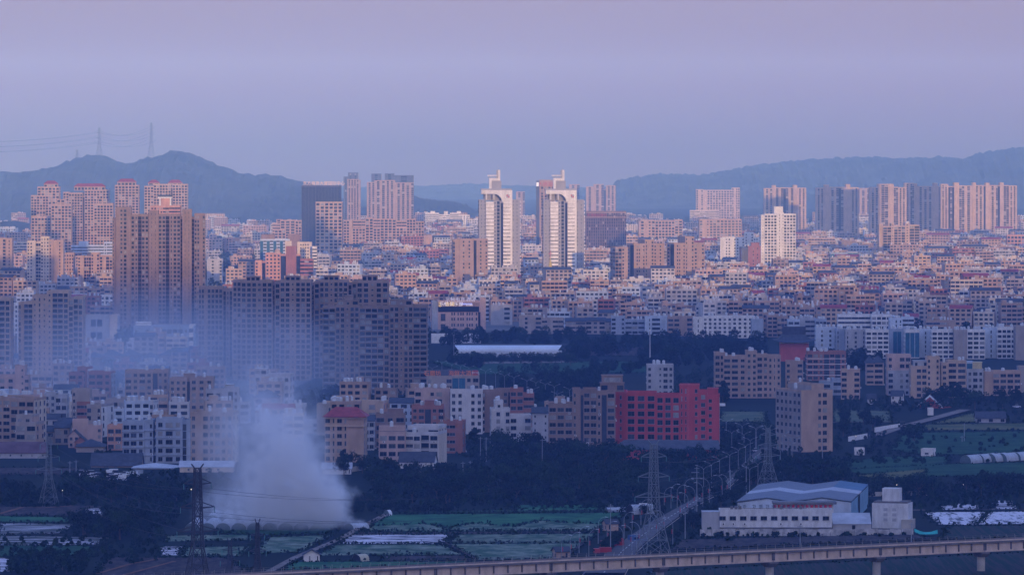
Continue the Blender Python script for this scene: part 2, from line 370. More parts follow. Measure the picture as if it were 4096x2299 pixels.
def crown_frame():
    o = list(HINFO)[-1]; info, s, cy, xm, yb = HINFO[o]; root = bpy.data.objects[o]
    lx = lambda z: (kx(1, z) - xm) / s; z0 = (yb - ky(1, 570)) / s; z1 = (yb - ky(1, 486)) / s; z2 = (yb - ky(1, 452)) / s
    b = MB()
    for x in (lx(1608), lx(1712)):
        for y in (1.2, 8.2): b.box(x - .5, x + .5, y, y + .8, z0, z1, WHITE)
    b.box(lx(1585), lx(1727), .4, 9.6, z1 + .01, z1 + 1.2, WHITE); b.build("crown_frame", root)
    b = MB(); b.hexa([(lx(1592), .2, z1 + 1.21), (lx(1720), .2, z1 + 1.21), (lx(1720), 9.8, z1 + 1.21), (lx(1592), 9.8, z1 + 1.21)], [(lx(1578), -.8, z2), (lx(1732), -.8, z2), (lx(1732), 10.8, z2), (lx(1578), 10.8, z2)], W('slate')); b.build("canopy", root)
crown_frame()
tow("biggest brown apartment tower with dark vertical slots and four raised roof blocks", 1,
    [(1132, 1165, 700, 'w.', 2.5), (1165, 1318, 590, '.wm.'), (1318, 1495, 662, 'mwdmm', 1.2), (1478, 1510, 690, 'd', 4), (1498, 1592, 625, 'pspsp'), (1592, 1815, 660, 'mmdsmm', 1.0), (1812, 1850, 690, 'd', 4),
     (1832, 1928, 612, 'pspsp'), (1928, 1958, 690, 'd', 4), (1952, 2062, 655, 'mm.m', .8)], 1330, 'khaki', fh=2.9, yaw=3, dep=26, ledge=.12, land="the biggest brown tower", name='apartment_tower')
# --- left sunlit quarter
tow("plain tan tower cut by the left edge of the picture, sunlit", 1, [(-90, 62, 895, 'mm.m'), (62, 122, 900, '.w.')], 1172, 'tan', dep=14)
H('apartment_block', 'block', "long pale low block with corner loggia beside the sunlit white tower", 1, [(120, 172, 965, 'nn'), (170, 268, 930, 'nnn', .5)], 1075, 'cream', dep=12)
tow("white sunlit tower with dark cornice slab and tan wing", 1, [(270, 358, 925, 'ww.'), (358, 410, 935, 'BB', 2.0), (408, 495, 882, 'wsw'), (495, 540, 912, 'w.', .5, 'tan'), (540, 636, 918, '..w.', 1.0, 'tan')], 1180, 'cream', dep=14, land="the white sunlit tower")
tow("low tan tower right of the sunlit white tower", 1, [(640, 745, 1045, 'wwww')], 1168, 'tan', dep=13)
tow("tan tower with two blocks and balcony column left of the big brown tower", 1, [(780, 845, 1075, 'w.'), (845, 915, 1078, 'BmB', 1.2), (915, 1000, 1045, 'w.m'), (1000, 1132, 1070, 'm.Bm', .4)], 1172, 'tan', dep=14, caps=[(935, 1000, 1033, 'q')])
H('apartment_block', 'block', "bluish white block with two stair towers behind the tan towers", 1, [(715, 885, 968, 'nnn'), (885, 1045, 965, 'nnn', .5), (1045, 1132, 935, 'wnn', .3)], 1112, 'lightblue', dep=12, caps=[(790, 885, 922, '')])
H('apartment_block', 'block', "pink block with stepped roof right of the big brown tower", 1, [(2065, 2235, 902, 'wwwww')], 1012, 'pink', yaw=6, dep=16, caps=[(2105, 2180, 850, 'ww')])
H('apartment_block', 'block', "orange sunlit block with blank shaded flank beyond the tree clump", 1, [(2300, 2405, 892, 'ww.')], 1012, 'orange', yaw=22, dep=22)
H('town_house', 'house', "white narrow house with gallery floors right of the big brown tower", 1, [(2080, 2240, 1105, '.w.w')], 1142, 'grey', dep=10, tanks=3)
# --- centre left
tow("dark glass office tower with sunlit cream grid front, letters on its roof", 2, [(458, 600, 365, 'gggg', 1.0, 'dark'), (600, 850, 366, 'gggggggg', 2.2, 'dark'), (600, 868, 530, 'mmmmmm', 0, 'tan3')], 1064, 'dark', fh=3.6, dep=30, name='office_tower', land="the dark glass office tower")
def roof_letters():
    o = list(HINFO)[-1]; info, s, cy, xm, yb = HINFO[o]; root = bpy.data.objects[o]
    text("东方商务大厦国际中心", 4.6, (2, 3, (yb - ky(2, 362)) / s + 1.2), emat("letter_gold", (.8, .5, .3), .12), root, label="row of pale golden letters along the roof edge", ext=.2)
roof_letters()
GFT = "hazy high towers with dark caps behind the tan slab"
tow("slim hazy tower with dark stepped cap, left of its wide sister tower", 2, [(880, 925, 275, 's', 2, 'slate'), (918, 1030, 300, 'pMpMpMpM'), (925, 1025, 235, 'ss', 3, 'slate'), (1030, 1050, 310, 'p.', .5)], 950, 'tan2', dep=22, group=GFT)
tow("wide hazy tower of pale ribs with a three step dark cap", 2, [(1115, 1190, 330, 'pMpM'), (1160, 1258, 246, 's', 3, 'slate'), (1190, 1295, 312, 'pMpM', -.4), (1295, 1390, 243, 's', 3.2, 'slate'), (1295, 1400, 310, 'pMpMp', -.4), (1390, 1585, 262, 's', 3.4, 'slate'), (1400, 1585, 335, 'pMpMpMpM')], 952, 'tan2', dep=24, group=GFT)
H('apartment_block', 'block', "long tan eleven floor slab right of the dark glass office tower", 2, [(880, 970, 712, 'mm.'), (970, 1100, 790, 'mmmm', -.3), (975, 1100, 712, 'nnn', 1.5), (1100, 1180, 690, 'mm'), (1180, 1250, 790, 'mm', -.3), (1182, 1250, 698, 'nn', 1.6), (1250, 1370, 698, 'mmm', .3), (1370, 1410, 700, 'm', .8), (1410, 1515, 785, 'mmm', -.3), (1412, 1515, 718, 'nn', 1.6), (1515, 1605, 700, 'mmm', .2), (1605, 1690, 725, 'mmm', .5)], 1024, 'tan', fh=3.4, dep=18, par=.8, land="the long tan slab")
H('apartment_block', 'block', "tan stepped block left of the dark glass office tower", 2, [(165, 245, 745, 'nn', 1.0), (185, 300, 805, 'mmm', -.3), (243, 395, 712, 'mmm'), (395, 456, 715, 'mm', .6)], 1010, 'tan', fh=3.4, dep=16, caps=[(205, 265, 700, 'm')])
H('shop_building', 'building', "pink stone hall with three dark slit windows and dark glass flank", 2, [(1465, 1575, 866, 'gg', .8, 'dark'), (1575, 1772, 872, '...ggg....')], 1022, 'pink', fh=6, dep=26, land="the pink stone hall")
def hall_signs():
    o = list(HINFO)[-1]; info, s, cy, xm, yb = HINFO[o]; root = bpy.data.objects[o]; b = MB()
    for z in (958, 996):
        x = (kx(2, 1738) - xm) / s; zz = (yb - ky(2, z)) / s; b.box(x - 1.6, x + 1.6, -.3, -.02, zz, zz + 3.2, W('orange'))
    b.build("sign_panel", root)
    text("阳\n子", 4.2, ((kx(2, 1607) - xm) / s, -.1, (yb - ky(2, 975)) / s), W('red'), root, label="two red characters one above the other")
hall_signs()
H('apartment_block', 'block', "hazy white low campus block with several stair heads at the hill foot", 2, [(1700, 1840, 640, 'nnnn'), (1840, 1950, 655, 'nnn', -.4), (1950, 2040, 640, 'nnn', .5), (2040, 2150, 660, 'nsn', -.6)], 918, 'white', dep=16, caps=[(1755, 1800, 618, ''), (1890, 1930, 618, ''), (2020, 2060, 618, '')])
H('school_building', 'building', "cream low building with red roof line left of the white twin towers", 2, [(1772, 1955, 880, 'wwwww')], 985, 'cream', roof='hip', rmat=TILER, rise=2, dep=10)
# orange cluster
H('office_block', 'block', "blue glazed office with two brown roof boxes and a dome before it", 2, [(40, 340, 905, 'bnbnbnbnb'), (292, 358, 925, '..', -.6, 'cream')], 1118, 'lightblue', dep=20, caps=[(50, 185, 852, '', 2, 'brown'), (318, 440, 850, '', 3, 'brown')], land="the blue glazed office")
H('office_block', 'block', "cream office with row windows under its roof, right of the blue office", 2, [(415, 560, 937, '.wwww.'), (562, 612, 980, 'n', .3)], 1150, 'cream', dep=12)
H('hotel_building', 'building', "orange stepped building with a brown tower and small roof dome", 2, [(-10, 60, 1122, 'w.'), (60, 98, 1130, 'd', 3), (95, 247, 1045, 'wwww', .6), (247, 302, 1060, 'd', 4), (300, 405, 980, '....', 1, 'brick'), (402, 445, 1060, 'd', 3.2), (445, 574, 1106, 'nnn', -.5, 'brick')], 1160, 'orange', fh=3.4, dep=18, land="the orange stepped building")
def dome():
    o = list(HINFO)[-1]; info, s, cy, xm, yb = HINFO[o]; root = bpy.data.objects[o]; b = MB()
    x = (kx(2, 212) - xm) / s; z0 = (yb - ky(2, 1046)) / s; rr = 2.7
    b.cyl((x, 6), rr, rr, z0, z0 + 1.5, W('cream'), 14)
    for i in range(5): a0, a1 = i * PI / 10, (i + 1) * PI / 10; b.cyl((x, 6), rr * math.cos(a0), rr * math.cos(a1), z0 + 1.5 + 1.3 * rr * math.sin(a0), z0 + 1.5 + 1.3 * rr * math.sin(a1), W('tan3'), 14)
    b.cyl((x, 6), .15, .05, z0 + 1.5 + 1.3 * rr, z0 + 1.5 + 1.3 * rr + 2, W('cream'), 6); b.build("dome", root, smooth=False)
dome()
H('office_block', 'block', "white slim slab with thin floor ledges beside the orange stepped building", 2, [(566, 612, 985, 'n')], 1158, 'white', yaw=10, dep=14, ledge=.2)
tow("tan tower with stepped corner balconies left of the white twin towers", 2, [(1982, 2045, 918, 'B..', .8), (2045, 2190, 905, '.w.w.'), (2190, 2332, 905, 'd.w.w')], 1180, 'tan2', fh=3.3, yaw=4, dep=18, caps=[(2000, 2060, 898, '')], land="the tan balcony tower")
# --- twin towers
def twin(xl, yb, label):
    s = sca(yb); m = 1 / 11.0
    org = gp(2048 + (xl + 205) / 2.515, yb); root = thing('office_tower', label, 'tower', org, rad(3), "white twin towers with arched crowns")
    u = lambda z: (z - 205) * m; wt = W('white'); gr = pmat("tower_grey", (.34, .33, .34), .8, .08, .1, 2)
    r = R; gbm = MB(); H0, HW, HCr = 82.4, 80.5, 91.0
    b = MB(); b.box(u(0) + 1, u(80), .9, 17, 0, H0, gr); facade(Face((u(0) + 1, .9, 0), (1, 0, 0), (0, -1, 0), 0), 6.2, 0, H0, 3.3, '.q.q', b, gbm, [], False, r, gr)
    facade(Face((u(0) + 1, 17, 0), (0, -1, 0), (-1, 0, 0), 0), 16, 0, H0, 3.3, 'BwB', b, gbm, [], False, r, gr); b.build("wing", root)
    b = MB(); b.box(u(345), u(422), .9, 17, 0, H0, gr); facade(Face((u(345), .9, 0), (1, 0, 0), (0, -1, 0), 0), 7, 0, H0, 3.3, 'q.q.', b, gbm, [], False, r, gr)
    for f in range(25): b.box(u(422) + .01, u(422) + .6, .5, 6, f * 3.3 + .3, f * 3.3 + 2, wt)
    b.build("wing", root)
    for a, c in ((80, 160), (253, 325)):
        b = MB(); b.box(u(a), u(c) + (1.8 if a > 200 else 0), -.9, 14, 0, HW, wt)
        for f in range(24): b.box(u(a) + .15, u(c) - .15, -1.25, -.91, 3.3 * f + 2.5, 3.3 * f + 4.3, wt)
        facade(Face((u(a), -.9, 0), (1, 0, 0), (0, -1, 0), 0), u(c) - u(a), 0, HW, 3.3, 'nn', b, gbm, [], False, r, wt); b.build("front_slab", root)
    b = MB(); b.box(u(160) + .01, u(253) - .01, .3, 13, 0, H0 - 1, gr)
    fc = Face((u(160), .3, 0), (1, 0, 0), (0, -1, 0), 0)
    for f in range(25): fc.quad(gbm, 2.9, 5.2, f * 3.25 + .3, f * 3.25 + 2.9, .06, G0)
    fc.quad(gbm, 6.3, 8.4, .2, H0 - 3, .06, DARK)
    for f in range(25): fc.quad(gbm, .6, 1.5, f * 3.25 + .8, f * 3.25 + 1.9, .06, G1)
    b.build("core", root)
    b = MB(); b.box(u(35), u(325) + 1.8, -.9, 13, 87.6, HCr, wt); b.box(u(30), u(340), 2, 14, HCr + .01, HCr + 1.4, gr)
    for z in (80, 155): b.box(u(z), u(z) + .9, -.8, .2, H0 + .01, 87.59, wt)
    b.box(u(240), u(325) + 1.8, -.9, 13, HW + .01, 87.59, wt)
    pts = []; cx, cz, rr = u(240) - 7.0, HW + .0, 7.0
    for i in range(9): a = i * PI / 16; pts.append((cx + rr * math.cos(a), cz + rr * math.sin(a)))
    for i in range(8):
        (xa, za), (xb, zb) = pts[i], pts[i + 1]
        b.hexa([(xa, -.88, za), (u(240) + .01, -.88, za), (u(240) + .01, 12, za), (xa, 12, za)], [(xb, -.88, zb), (u(240) + .01, -.88, zb), (u(240) + .01, 12, zb), (xb, 12, zb)], wt)
    b.box(u(60), u(240), 10, 13, H0 - 1, 87.58, gr); b.build("crown", root)
    b = MB(); x0 = u(285)
    for i, mt in enumerate((W('red'), gr, gr, W('red'))): b.box(x0 + (i % 2) * 1.5, x0 + 1.4 + (i % 2) * 1.5, -1.0, -.92, 85.6 - (i // 2) * 1.5, 87 - (i // 2) * 1.5, mt)
    b.build("emblem", root)
    b = MB(); b.box(u(115), u(138), 3, 10, HCr + 1.41, 102, wt); b.box(u(138) + .01, u(205), 3, 10, 99.6, 102, wt); b.box(u(138) + .01, u(238), 3.6, 10, HCr + 1.41, 99.59, gr); b.build("stairhead", root)
    b = MB(); b.box(u(98), u(195), 2, 10.5, 104, 104.8, wt)
    for z in (108, 125, 145, 165, 185): b.box(u(z), u(z) + .5, 4, 4.6, 102.01, 103.99, gr)
    b.build("canopy", root)
    b = MB(); b.box(u(188), u(205), 5, 8, 102.01, 109.5, gr); b.box(u(205) + .01, u(226), 5, 8, 99.61, 109.5, wt); b.bar((u(206), 6, 109.5), (u(206), 6, 114), .12, gr); b.build("mast", root)
    stuff(gbm.build("window", root)); RECTS.append((org.x - 20, org.x + 20, org.y - 3, org.y + 22))
twin(325 - 20, 1160, "white twin tower with arched crown, standing before the grey striped bank tower")
twin(325 - 20 - 647, 1160, "white twin tower with arched crown, beside the tan balcony tower")
LAND.append(("the white twin towers", 2180, 980))
tow("grey striped bank tower with red sign, half hidden by the white twin tower", 3, [(243, 278, 318, '....', 1, 'slate'), (275, 440, 310, 'pMpMpMpMp')], 1030, 'tan2', fh=3.4, dep=18, name='office_tower')
def bank_sign():
    o = list(HINFO)[-1]; info, s, cy, xm, yb = HINFO[o]; root = bpy.data.objects[o]; b = MB()
    x0, x1 = (kx(3, 284) - xm) / s, (kx(3, 425) - xm) / s; z0, z1 = (yb - ky(3, 366)) / s, (yb - ky(3, 318)) / s
    b.box(x0 - .6, x1 + 3, -.9, -.55, z0, z1 + .6, W('tan2')); b.build("sign_board", root)
    text("大通国际", 5.4, ((x0 + x1) / 2, -.95, z0 + .7), W('red'), root, label="four large red characters")
    b = MB(); b.box((kx(3, 246) - xm) / s, (kx(3, 270) - xm) / s, .7, .97, z0, z1 - 1, emat("sign_white", (.8, .82, 1), .5)); b.build("light_box", root)
bank_sign()
H('office_block', 'block', "wide dark ribbed office with a red sign line, right of the twin towers", 3, [(742, 1150, 625, 'pM' * 18)], 1042, 'umber', fh=3.4, dep=24, land="the wide dark ribbed office")
def office_sign():
    o = list(HINFO)[-1]; info, s, cy, xm, yb = HINFO[o]; root = bpy.data.objects[o]; b = MB()
    z0 = (yb - ky(3, 678)) / s; b.box(-23, 23, -.95, -.55, z0, z0 + .8, W('tan2')); b.box(-23, 23, -.95, -.55, z0 + 5, z0 + 6, W('tan2')); b.build("sign_board", root)
    text("东港商业银行", 3.8, (-10.5, -.9, z0 + 1.2), W('red'), root, label="line of red characters below the roof edge")
office_sign()
H('shop_building', 'building', "low pink building under the wide dark ribbed office", 3, [(742, 910, 1052, 'qsssss')], 1062, 'pink', dep=12)
tow("tan slab block with square windows right of the dark ribbed office", 3, [(1275, 1295, 722, '.', 1), (1293, 1440, 712, 'm.wm'), (1440, 1638, 716, 'mmmmmm', .4), (1636, 1717, 708, 'mm', 1)], 1002, 'tan', fh=3.6, yaw=3, dep=18, name='apartment_block')
tow("tan slab block with square windows left of the white balcony tower", 3, [(1885, 2020, 706, 'm.wm'), (2020, 2245, 704, 'mmmmmm', .4), (2245, 2312, 704, 'mm', 1)], 1000, 'tan', fh=3.6, yaw=4, dep=18, name='apartment_block')
tow("khaki apartment tower with raised centre and shaded left side", 3, [(1225, 1337, 952, '.ww.w'), (1335, 1428, 912, 's.w', -.4), (1428, 1535, 952, 'w.w.', .2)], 1176, 'tan2', fh=3.1, yaw=14, dep=24, caps=(), land="the khaki tower pair", side='wd')
tow("khaki apartment tower with taller centre, right of its sister tower", 3, [(1630, 1742, 946, '.ww.w'), (1740, 1832, 880, 's.w', -.4), (1832, 1940, 945, 'w.w', .2)], 1178, 'tan2', fh=3.1, yaw=14, dep=24, side='wd')
tow("lower khaki block with a dark flank left of the khaki tower pair", 3, [(1042, 1105, 988, 'BB', 1), (1103, 1166, 985, 'w.', 0)], 1182, 'tan2', fh=3.1, yaw=12, dep=20, side='BB')
tow("hazy far towers in pale ribs behind the wide dark office", 3, [(745, 820, 375, 'pMp'), (820, 925, 350, 'pMpM', 1), (925, 945, 400, 'd', 3), (945, 1042, 362, 'pMpMp', .5)], 892, 'tan2', dep=24)
tow("hazy far tower with flat top just right of the twin tower masts", 3, [(575, 680, 352, 'pMpM')], 888, 'tan2', dep=22)
tow("faint far tower between the white twin towers", 3, [(40, 130, 425, 'pMpM')], 886, 'tan2', dep=22)
H('office_block', 'block', "hazy wide white office with ribbon grid in front of the right hill", 3, [(1852, 1925, 402, 'm.m'), (1920, 1962, 408, '...', -.4), (1962, 2215, 408, 'mmmmmmmmm'), (2212, 2292, 385, 'm.mm', .3)], 884, 'tan3', fh=4, dep=20)
H('office_block', 'block', "hazy white long low block below the wide white office", 3, [(1790, 2087, 612, 'nnnnnn')], 902, 'cream', dep=18)
H('apartment_block', 'block', "white sunlit block with a taller stair tower before the tan slabs", 3, [(2095, 2118, 892, '.', 1), (2116, 2340, 886, '.ww.ww.w'), (2340, 2432, 838, 's.w', .4), (2430, 2500, 886, 'ww.', .6)], 1092, 'white', dep=14)
H('apartment_block', 'block', "brown block with dark glazed side before the white sunlit block", 3, [(2308, 2376, 985, 'ggg', .6, 'slate'), (2375, 2502, 975, '..w.w.')], 1112, 'brick', yaw=5, dep=16, caps=[(2410, 2490, 935, '')], tanks=3)
# church
def church():
    yb = 1172; s = sca(yb); org = gp(2048 + 385 / 2.515, yb); root = thing('church', "slender church steeple with yellow spire and red cross before the twin tower", 'church', org)
    g = W('greytan'); b = MB(); b.box(-3.2, 3.2, 0, 6.4, 0, 17, g); b.poly([(-1, -.06, 5), (1, -.06, 5), (1, -.06, 12), (0, -.06, 14), (-1, -.06, 12)], G0); b.box(-2.5, 2.5, .7, 5.7, 17.01, 19, g)
    for x in (-3, 3): b.cyl((x, .3), .5, .05, 17.01, 21, g, 6)
    b.build("tower", root)
    b = MB(); b.cyl((0, 3.2), 2.7, .12, 19.01, 32, pmat("spire_gold", (.55, .42, .12), .6, .15), 8); b.build("spire", root)
    b = MB(); rd = W('red'); b.box(-.22, .22, 3, 3.4, 31.5, 38, rd); b.box(-1.7, 1.7, 3.01, 3.39, 35, 35.5, rd); b.build("cross", root)
    b = MB(); b.box(-6, 6, 7, 30, 0, 11, g); roof_gable(b, -6, 6, 7, 30, 11, 4, .4, TILE, g, 'y'); b.build("nave", root)
church()
H('shop_building', 'building', "orange low market hall with a white billboard on its roof", 3, [(2000, 2210, 1330, '.w.w.w'), (2205, 2392, 1282, '..q...', 2)], 1178, 'orange', fh=3.4, dep=20, land="the orange market hall")
def billboard():
    o = list(HINFO)[-1]; info, s, cy, xm, yb = HINFO[o]; root = bpy.data.objects[o]
    x0, x1 = (kx(3, 2182) - xm) / s, (kx(3, 2370) - xm) / s; z0, z1 = (yb - ky(3, 1268)) / s, (yb - ky(3, 1205)) / s
    t = thing('billboard', "white billboard with red lettering standing on the orange market hall roof", 'billboard', (root.location.x, root.location.y, root.location.z))
    b = MB(); b.box(x0, x1, .6, 1.0, z0, z1, WHITE); b.build("panel", t)
    b = MB(); zr = (yb - ky(3, 1330)) / s
    for i in range(6): x = x0 + .5 + i * (x1 - x0 - 1) / 5; b.box(x - .12, x + .12, 1.02, 1.3, zr, z1 - .3, CONCD)
    b.build("frame", t)
    text("招商热线 东海大市场", 2.0, ((x0 + x1) / 2 + 1.5, .55, z0 + 3.2), W('red'), t, label="red characters on the billboard")
billboard()
# --- right: high tower row
PS = lambda q: q.replace('m', 'M').replace('s', 'M')
GHR = "high ribbed towers in a row before the right hill"
pm = 'pmp'
def htower(label, k, vols, yb): tow(label, k, [(v[0], v[1], v[2], PS(v[3])) + v[4:] for v in vols], yb, 'tan3', fh=2.9, dep=24, group=GHR, lmat='tan3')
htower("ribbed high tower at the left end of the row, behind the white balcony tower", 4, [(-40, 42, 392, 'pmpm'), (42, 80, 362, 'p..p', -.5), (80, 255, 385, 'mpmdmpm', .6), (255, 295, 360, 'p..p', -.5), (295, 385, 388, 'pmpmp')], 955)
htower("ribbed high tower standing alone, second from left in the row", 4, [(485, 570, 388, 'pmpmp'), (568, 612, 358, 'p..p', -.5), (612, 785, 380, 'pmpmdmp', .6), (783, 828, 352, 'p..p', -.5), (828, 915, 384, 'pmpmp')], 975)
tow("faint pale tower seen in the gap between the second and third ribbed towers", 4, [(920, 1022, 390, 'pMpM')], 890, 'tan2', dep=20)
htower("ribbed high tower with open balcony stacks, third from left in the row", 4, [(1025, 1105, 382, 'pmpm', 1), (1105, 1210, 350, 'pBB', .5), (1208, 1265, 350, 'p..p', -.5), (1265, 1310, 380, 'BB', .8), (1308, 1392, 384, 'pmpmp')], 985)
htower("ribbed high tower mostly in shade, fourth in the row", 4, [(1376, 1470, 340, 'pmpBm', .5), (1468, 1500, 345, 'p.p', -.5), (1500, 1668, 372, 'pmpmpmp', .6), (1665, 1706, 340, 'p..p', -.5), (1706, 1740, 372, 'pmp')], 966)
htower("broadest ribbed high tower group at the right end of the row", 4, [(1738, 1815, 350, 'pmpmp', .3), (1815, 1872, 372, 'dBd', 1.5), (1872, 1922, 335, 'p..p', -.5), (1922, 2060, 365, 'BBpmp', .6), (2058, 2092, 335, 'p.p', -.5), (2092, 2190, 362, 'mpmpd', .4), (2188, 2228, 338, 'p..p', -.5), (2228, 2335, 362, 'pmpBd', .6), (2333, 2370, 335, 'p.p', -.5), (2370, 2425, 362, 'BB', .8), (2423, 2505, 365, 'pmpmp')], 962)
LAND.append(("the ribbed high tower row", 3600, 850))
tow("white balcony tower with rounded bays and tall stair head, sunlit", 4, [(-70, -35, 662, '.q.', 1.5), (-36, 90, 652, 'mmmm'), (88, 160, 640, '.s.s', -.5), (158, 280, 652, 'mmmm', .1)], 1102, 'white', fh=3.1, yaw=3, dep=18, ledge=.25, caps=[(62, 152, 572, '')], land="the white balcony tower")
tow("lone tan balcony tower in front of the ribbed tower row", 4, [(1118, 1160, 752, '..', 2.0), (1158, 1240, 775, 'BB'), (1240, 1270, 745, 'q', -.4), (1268, 1380, 770, 'BmB', .2), (1378, 1425, 742, 'q', -.4), (1422, 1525, 762, 'BB', .1)], 1066, 'tan3', fh=2.9, yaw=2, dep=18, ledge=.2, land="the lone tan balcony tower", caps=[(1395, 1422, 722, '', 2, 'white')])
H('shop_building', 'building', "wide brown flat hall with a raised middle below the second ribbed tower", 4, [(550, 720, 965, '...'), (718, 888, 925, '....', .4), (886, 1045, 962, '...', .8)], 1040, 'khaki', dep=18)
H('apartment_block', 'block', "red brown block with water tanks right of the white balcony tower", 4, [(285, 390, 1062, '...'), (388, 460, 1030, '..', .6), (458, 600, 1058, '..w', .2)], 1070, 'orange', dep=14, tanks=5)
H('office_block', 'block', "bluish office with ribbon windows below the wide brown hall", 4, [(628, 800, 1040, 'bbbb'), (800, 905, 1030, 'bb', 1)], 1075, 'bluegrey', dep=16)
H('office_block', 'block', "stepped tan office with roof garden at the foot of the broadest ribbed towers", 4, [(1882, 1935, 950, 'ww'), (1930, 2010, 885, 'nnn', .5), (2008, 2095, 905, 'nnw', .2)], 1016, 'tan', dep=16)
H('office_block', 'block', "red grid office block cut by the right edge of the picture", 4, [(2405, 2620, 862, 'mmmmmm')], 1014, 'orange', fh=4, dep=18)
H('sports_hall', 'hall', "long low hall with white and red curved roof line at right", 4, [(2255, 2540, 1052, '......')], 1034, 'white', dep=30, roof='hip', rmat=TILER, rise=3)
H('apartment_block', 'block', "light blue block pair with row windows below the red brown block", 4, [(555, 680, 1262, 'nnn'), (678, 792, 1268, 'nnn', .8)], 1152, 'lightblue', fh=3.2, dep=12)
H('apartment_block', 'block', "tan six floor block beside the light blue block pair", 4, [(358, 440, 1248, '..w'), (440, 553, 1258, 'mmm', .4)], 1155, 'tan', fh=3.2, dep=12)
H('apartment_block', 'block', "white corner block with a pale blue stair strip left of the blue pair", 4, [(20, 140, 1248, 'ww'), (188, 300, 1258, 'b.b', .6)], 1160, 'lightblue', fh=3.2, dep=12)
H('apartment_block', 'block', "grey block with red sign letters in the middle of the old town", 4, [(1880, 2030, 1212, 'nnn')], 1112, 'greytan', fh=3.3, dep=12)
def town_sign():
    o = list(HINFO)[-1]; info, s, cy, xm, yb = HINFO[o]; root = bpy.data.objects[o]
    text("中国大厦", 2.6, (0, -.2, info[0][4] + .3), W('red'), root, label="four red characters on the roof edge")
town_sign()
H('apartment_block', 'block', "tall white sunlit slab with wide blue shaded flank, rising from the old town", 8, [(735, 800, -30, 'ww'), (798, 878, -28, 'WW', .2)], 1256, 'cream', fh=3.1, yaw=11, dep=44, side='.', land="the tall sunlit slab", tanks=3)

# two unseen towers added to shade the second and fourth ribbed towers
for (tx, ty, w, h, lab) in ((411, 6760, 62, 78, "added shadow-casting tower out of the picture, nearer of two beyond the right edge"), (572, 6925, 58, 80, "added shadow-casting tower out of the picture, farther of two beyond the right edge")):
    t = 1150.0; x, y = tx + t * math.sin(rad(SUN_AZ)), ty - t * math.cos(rad(SUN_AZ)); hh = h + t * math.tan(rad(SUN_EL)); root = thing(TW, lab, 'tower', (x, y, 0), 0, "added shadow-casting towers beyond the right edge")
    b = MB(); b.box(-w / 2, w / 2, 0, 22, 0, hh, W('tan3')); g = MB(); facade(Face((-w / 2, 0, 0), (1, 0, 0), (0, -1, 0), 0), w, 0, hh, 2.9, 'pMpMpMpMpMpMp', b, g, [], False, R, W('tan3')); b.build("wall", root); stuff(g.build("window", root)); b = MB(); roof_flat(b, -w / 2, w / 2, 0, 22, hh + .02, 1, W('tan3'), ROOFG); b.build("roof", root)
# ------------------------------------------------------------------ middle distance
GNB = "dark apartment slabs in shade left of centre"
def slab(label, k, vols, yb, **kw): return H('apartment_slab', 'apartment slab', label, k, vols, yb, kw.pop('wall', 'tan2'), fh=2.95, group=GNB, **kw)
slab("left, lower stepped end slab of the big shaded apartment row", 5, [(1995, 2085, 10, 'mm.', 1.0), (2083, 2240, 8, 'mmmm'), (2238, 2340, 30, 'dsd', 3)], 1506, dep=18, pil=.35, ledge=.25, land="the stepped end slab")
slab("long middle slab with three raised roof lofts and deep dark slots", 6, [(-235, -150, -60, 'mm', 1), (-150, 165, -55, 'mmmwmm'), (163, 190, -30, 'd', 4), (188, 242, -45, 'm', 1.5), (240, 552, -58, 'mmqmmm')], 1520, dep=18, pil=.35, ledge=.25,
     caps=[(-100, 40, -110, 'mmm', .8), (295, 445, -112, 'mmm', .8)], land="the long middle slab")
slab("right slab of the long shaded row with two raised roof lofts", 6, [(552, 585, -30, 'd', 4), (583, 640, -45, 'm', 1.5), (638, 925, -60, 'mmqmmm'), (923, 965, -30, 'd', 4), (963, 1012, -45, 'm', 1.5), (1010, 1332, -55, 'mmqmm')], 1512, dep=18, pil=.35, ledge=.25,
     caps=[(680, 835, -115, 'mmm', .8), (1065, 1222, -120, 'mmm', .8)])
slab("nearest broad shaded apartment slab with enclosed balconies and lattice roof frames", 6, [(670, 800, 205, 'BB'), (798, 1040, 190, 'mmqmm', -.3), (1038, 1345, 205, 'BBBBm', .2), (1343, 1580, 190, 'mmqmm', -.3), (1578, 1722, 195, 'BB')], 1578, wall='khaki', dep=20, pil=.3, ledge=.3,
     caps=[(815, 1035, 130, 'mqm', .3), (1345, 1575, 125, 'mqm', .3), (890, 975, 85, '', 2)], side='mBm', land="the nearest shaded slab")
def lattice():
    o = list(HINFO)[-1]; info, s, cy, xm, yb = HINFO[o]; root = bpy.data.objects[o]
    for z, y in ((845, 30), (1010, 32), (1385, 30), (1555, 28)):
        b = MB(); x = (kx(6, z) - xm) / s; z1 = (yb - ky(6, y)) / s; z0 = (yb - ky(6, 122)) / s; e = 1.6
        for dx in (-e, e):
            for dy in (3, 6): b.bar((x + dx, dy, z0), (x + dx, dy, z1), .09, CONCD)
        for q in range(4):
            zz = z0 + (z1 - z0) * q / 3
            b.bar((x - e, 3, zz), (x + e, 3, zz), .07, CONCD); b.bar((x - e, 6, zz), (x + e, 6, zz), .07, CONCD)
            if q < 3: b.bar((x - e, 3, zz), (x + e, 3, zz + (z1 - z0) / 3), .06, CONCD)
        b.build("roof_frame", root)
lattice()
slab("pale high slab at far left with stepped roof and stair window column", 5, [(185, 240, 165, 'm.', .6), (240, 328, 160, 'BB'), (326, 472, 92, 'qsq', -.4), (470, 690, 50, 'qBBm'), (628, 740, 125, 'Bm', .8), (738, 832, 110, 'Bm', .3)], 1552, wall='tan3', dep=18, ledge=.15, land="the pale high slab", side='.s.')
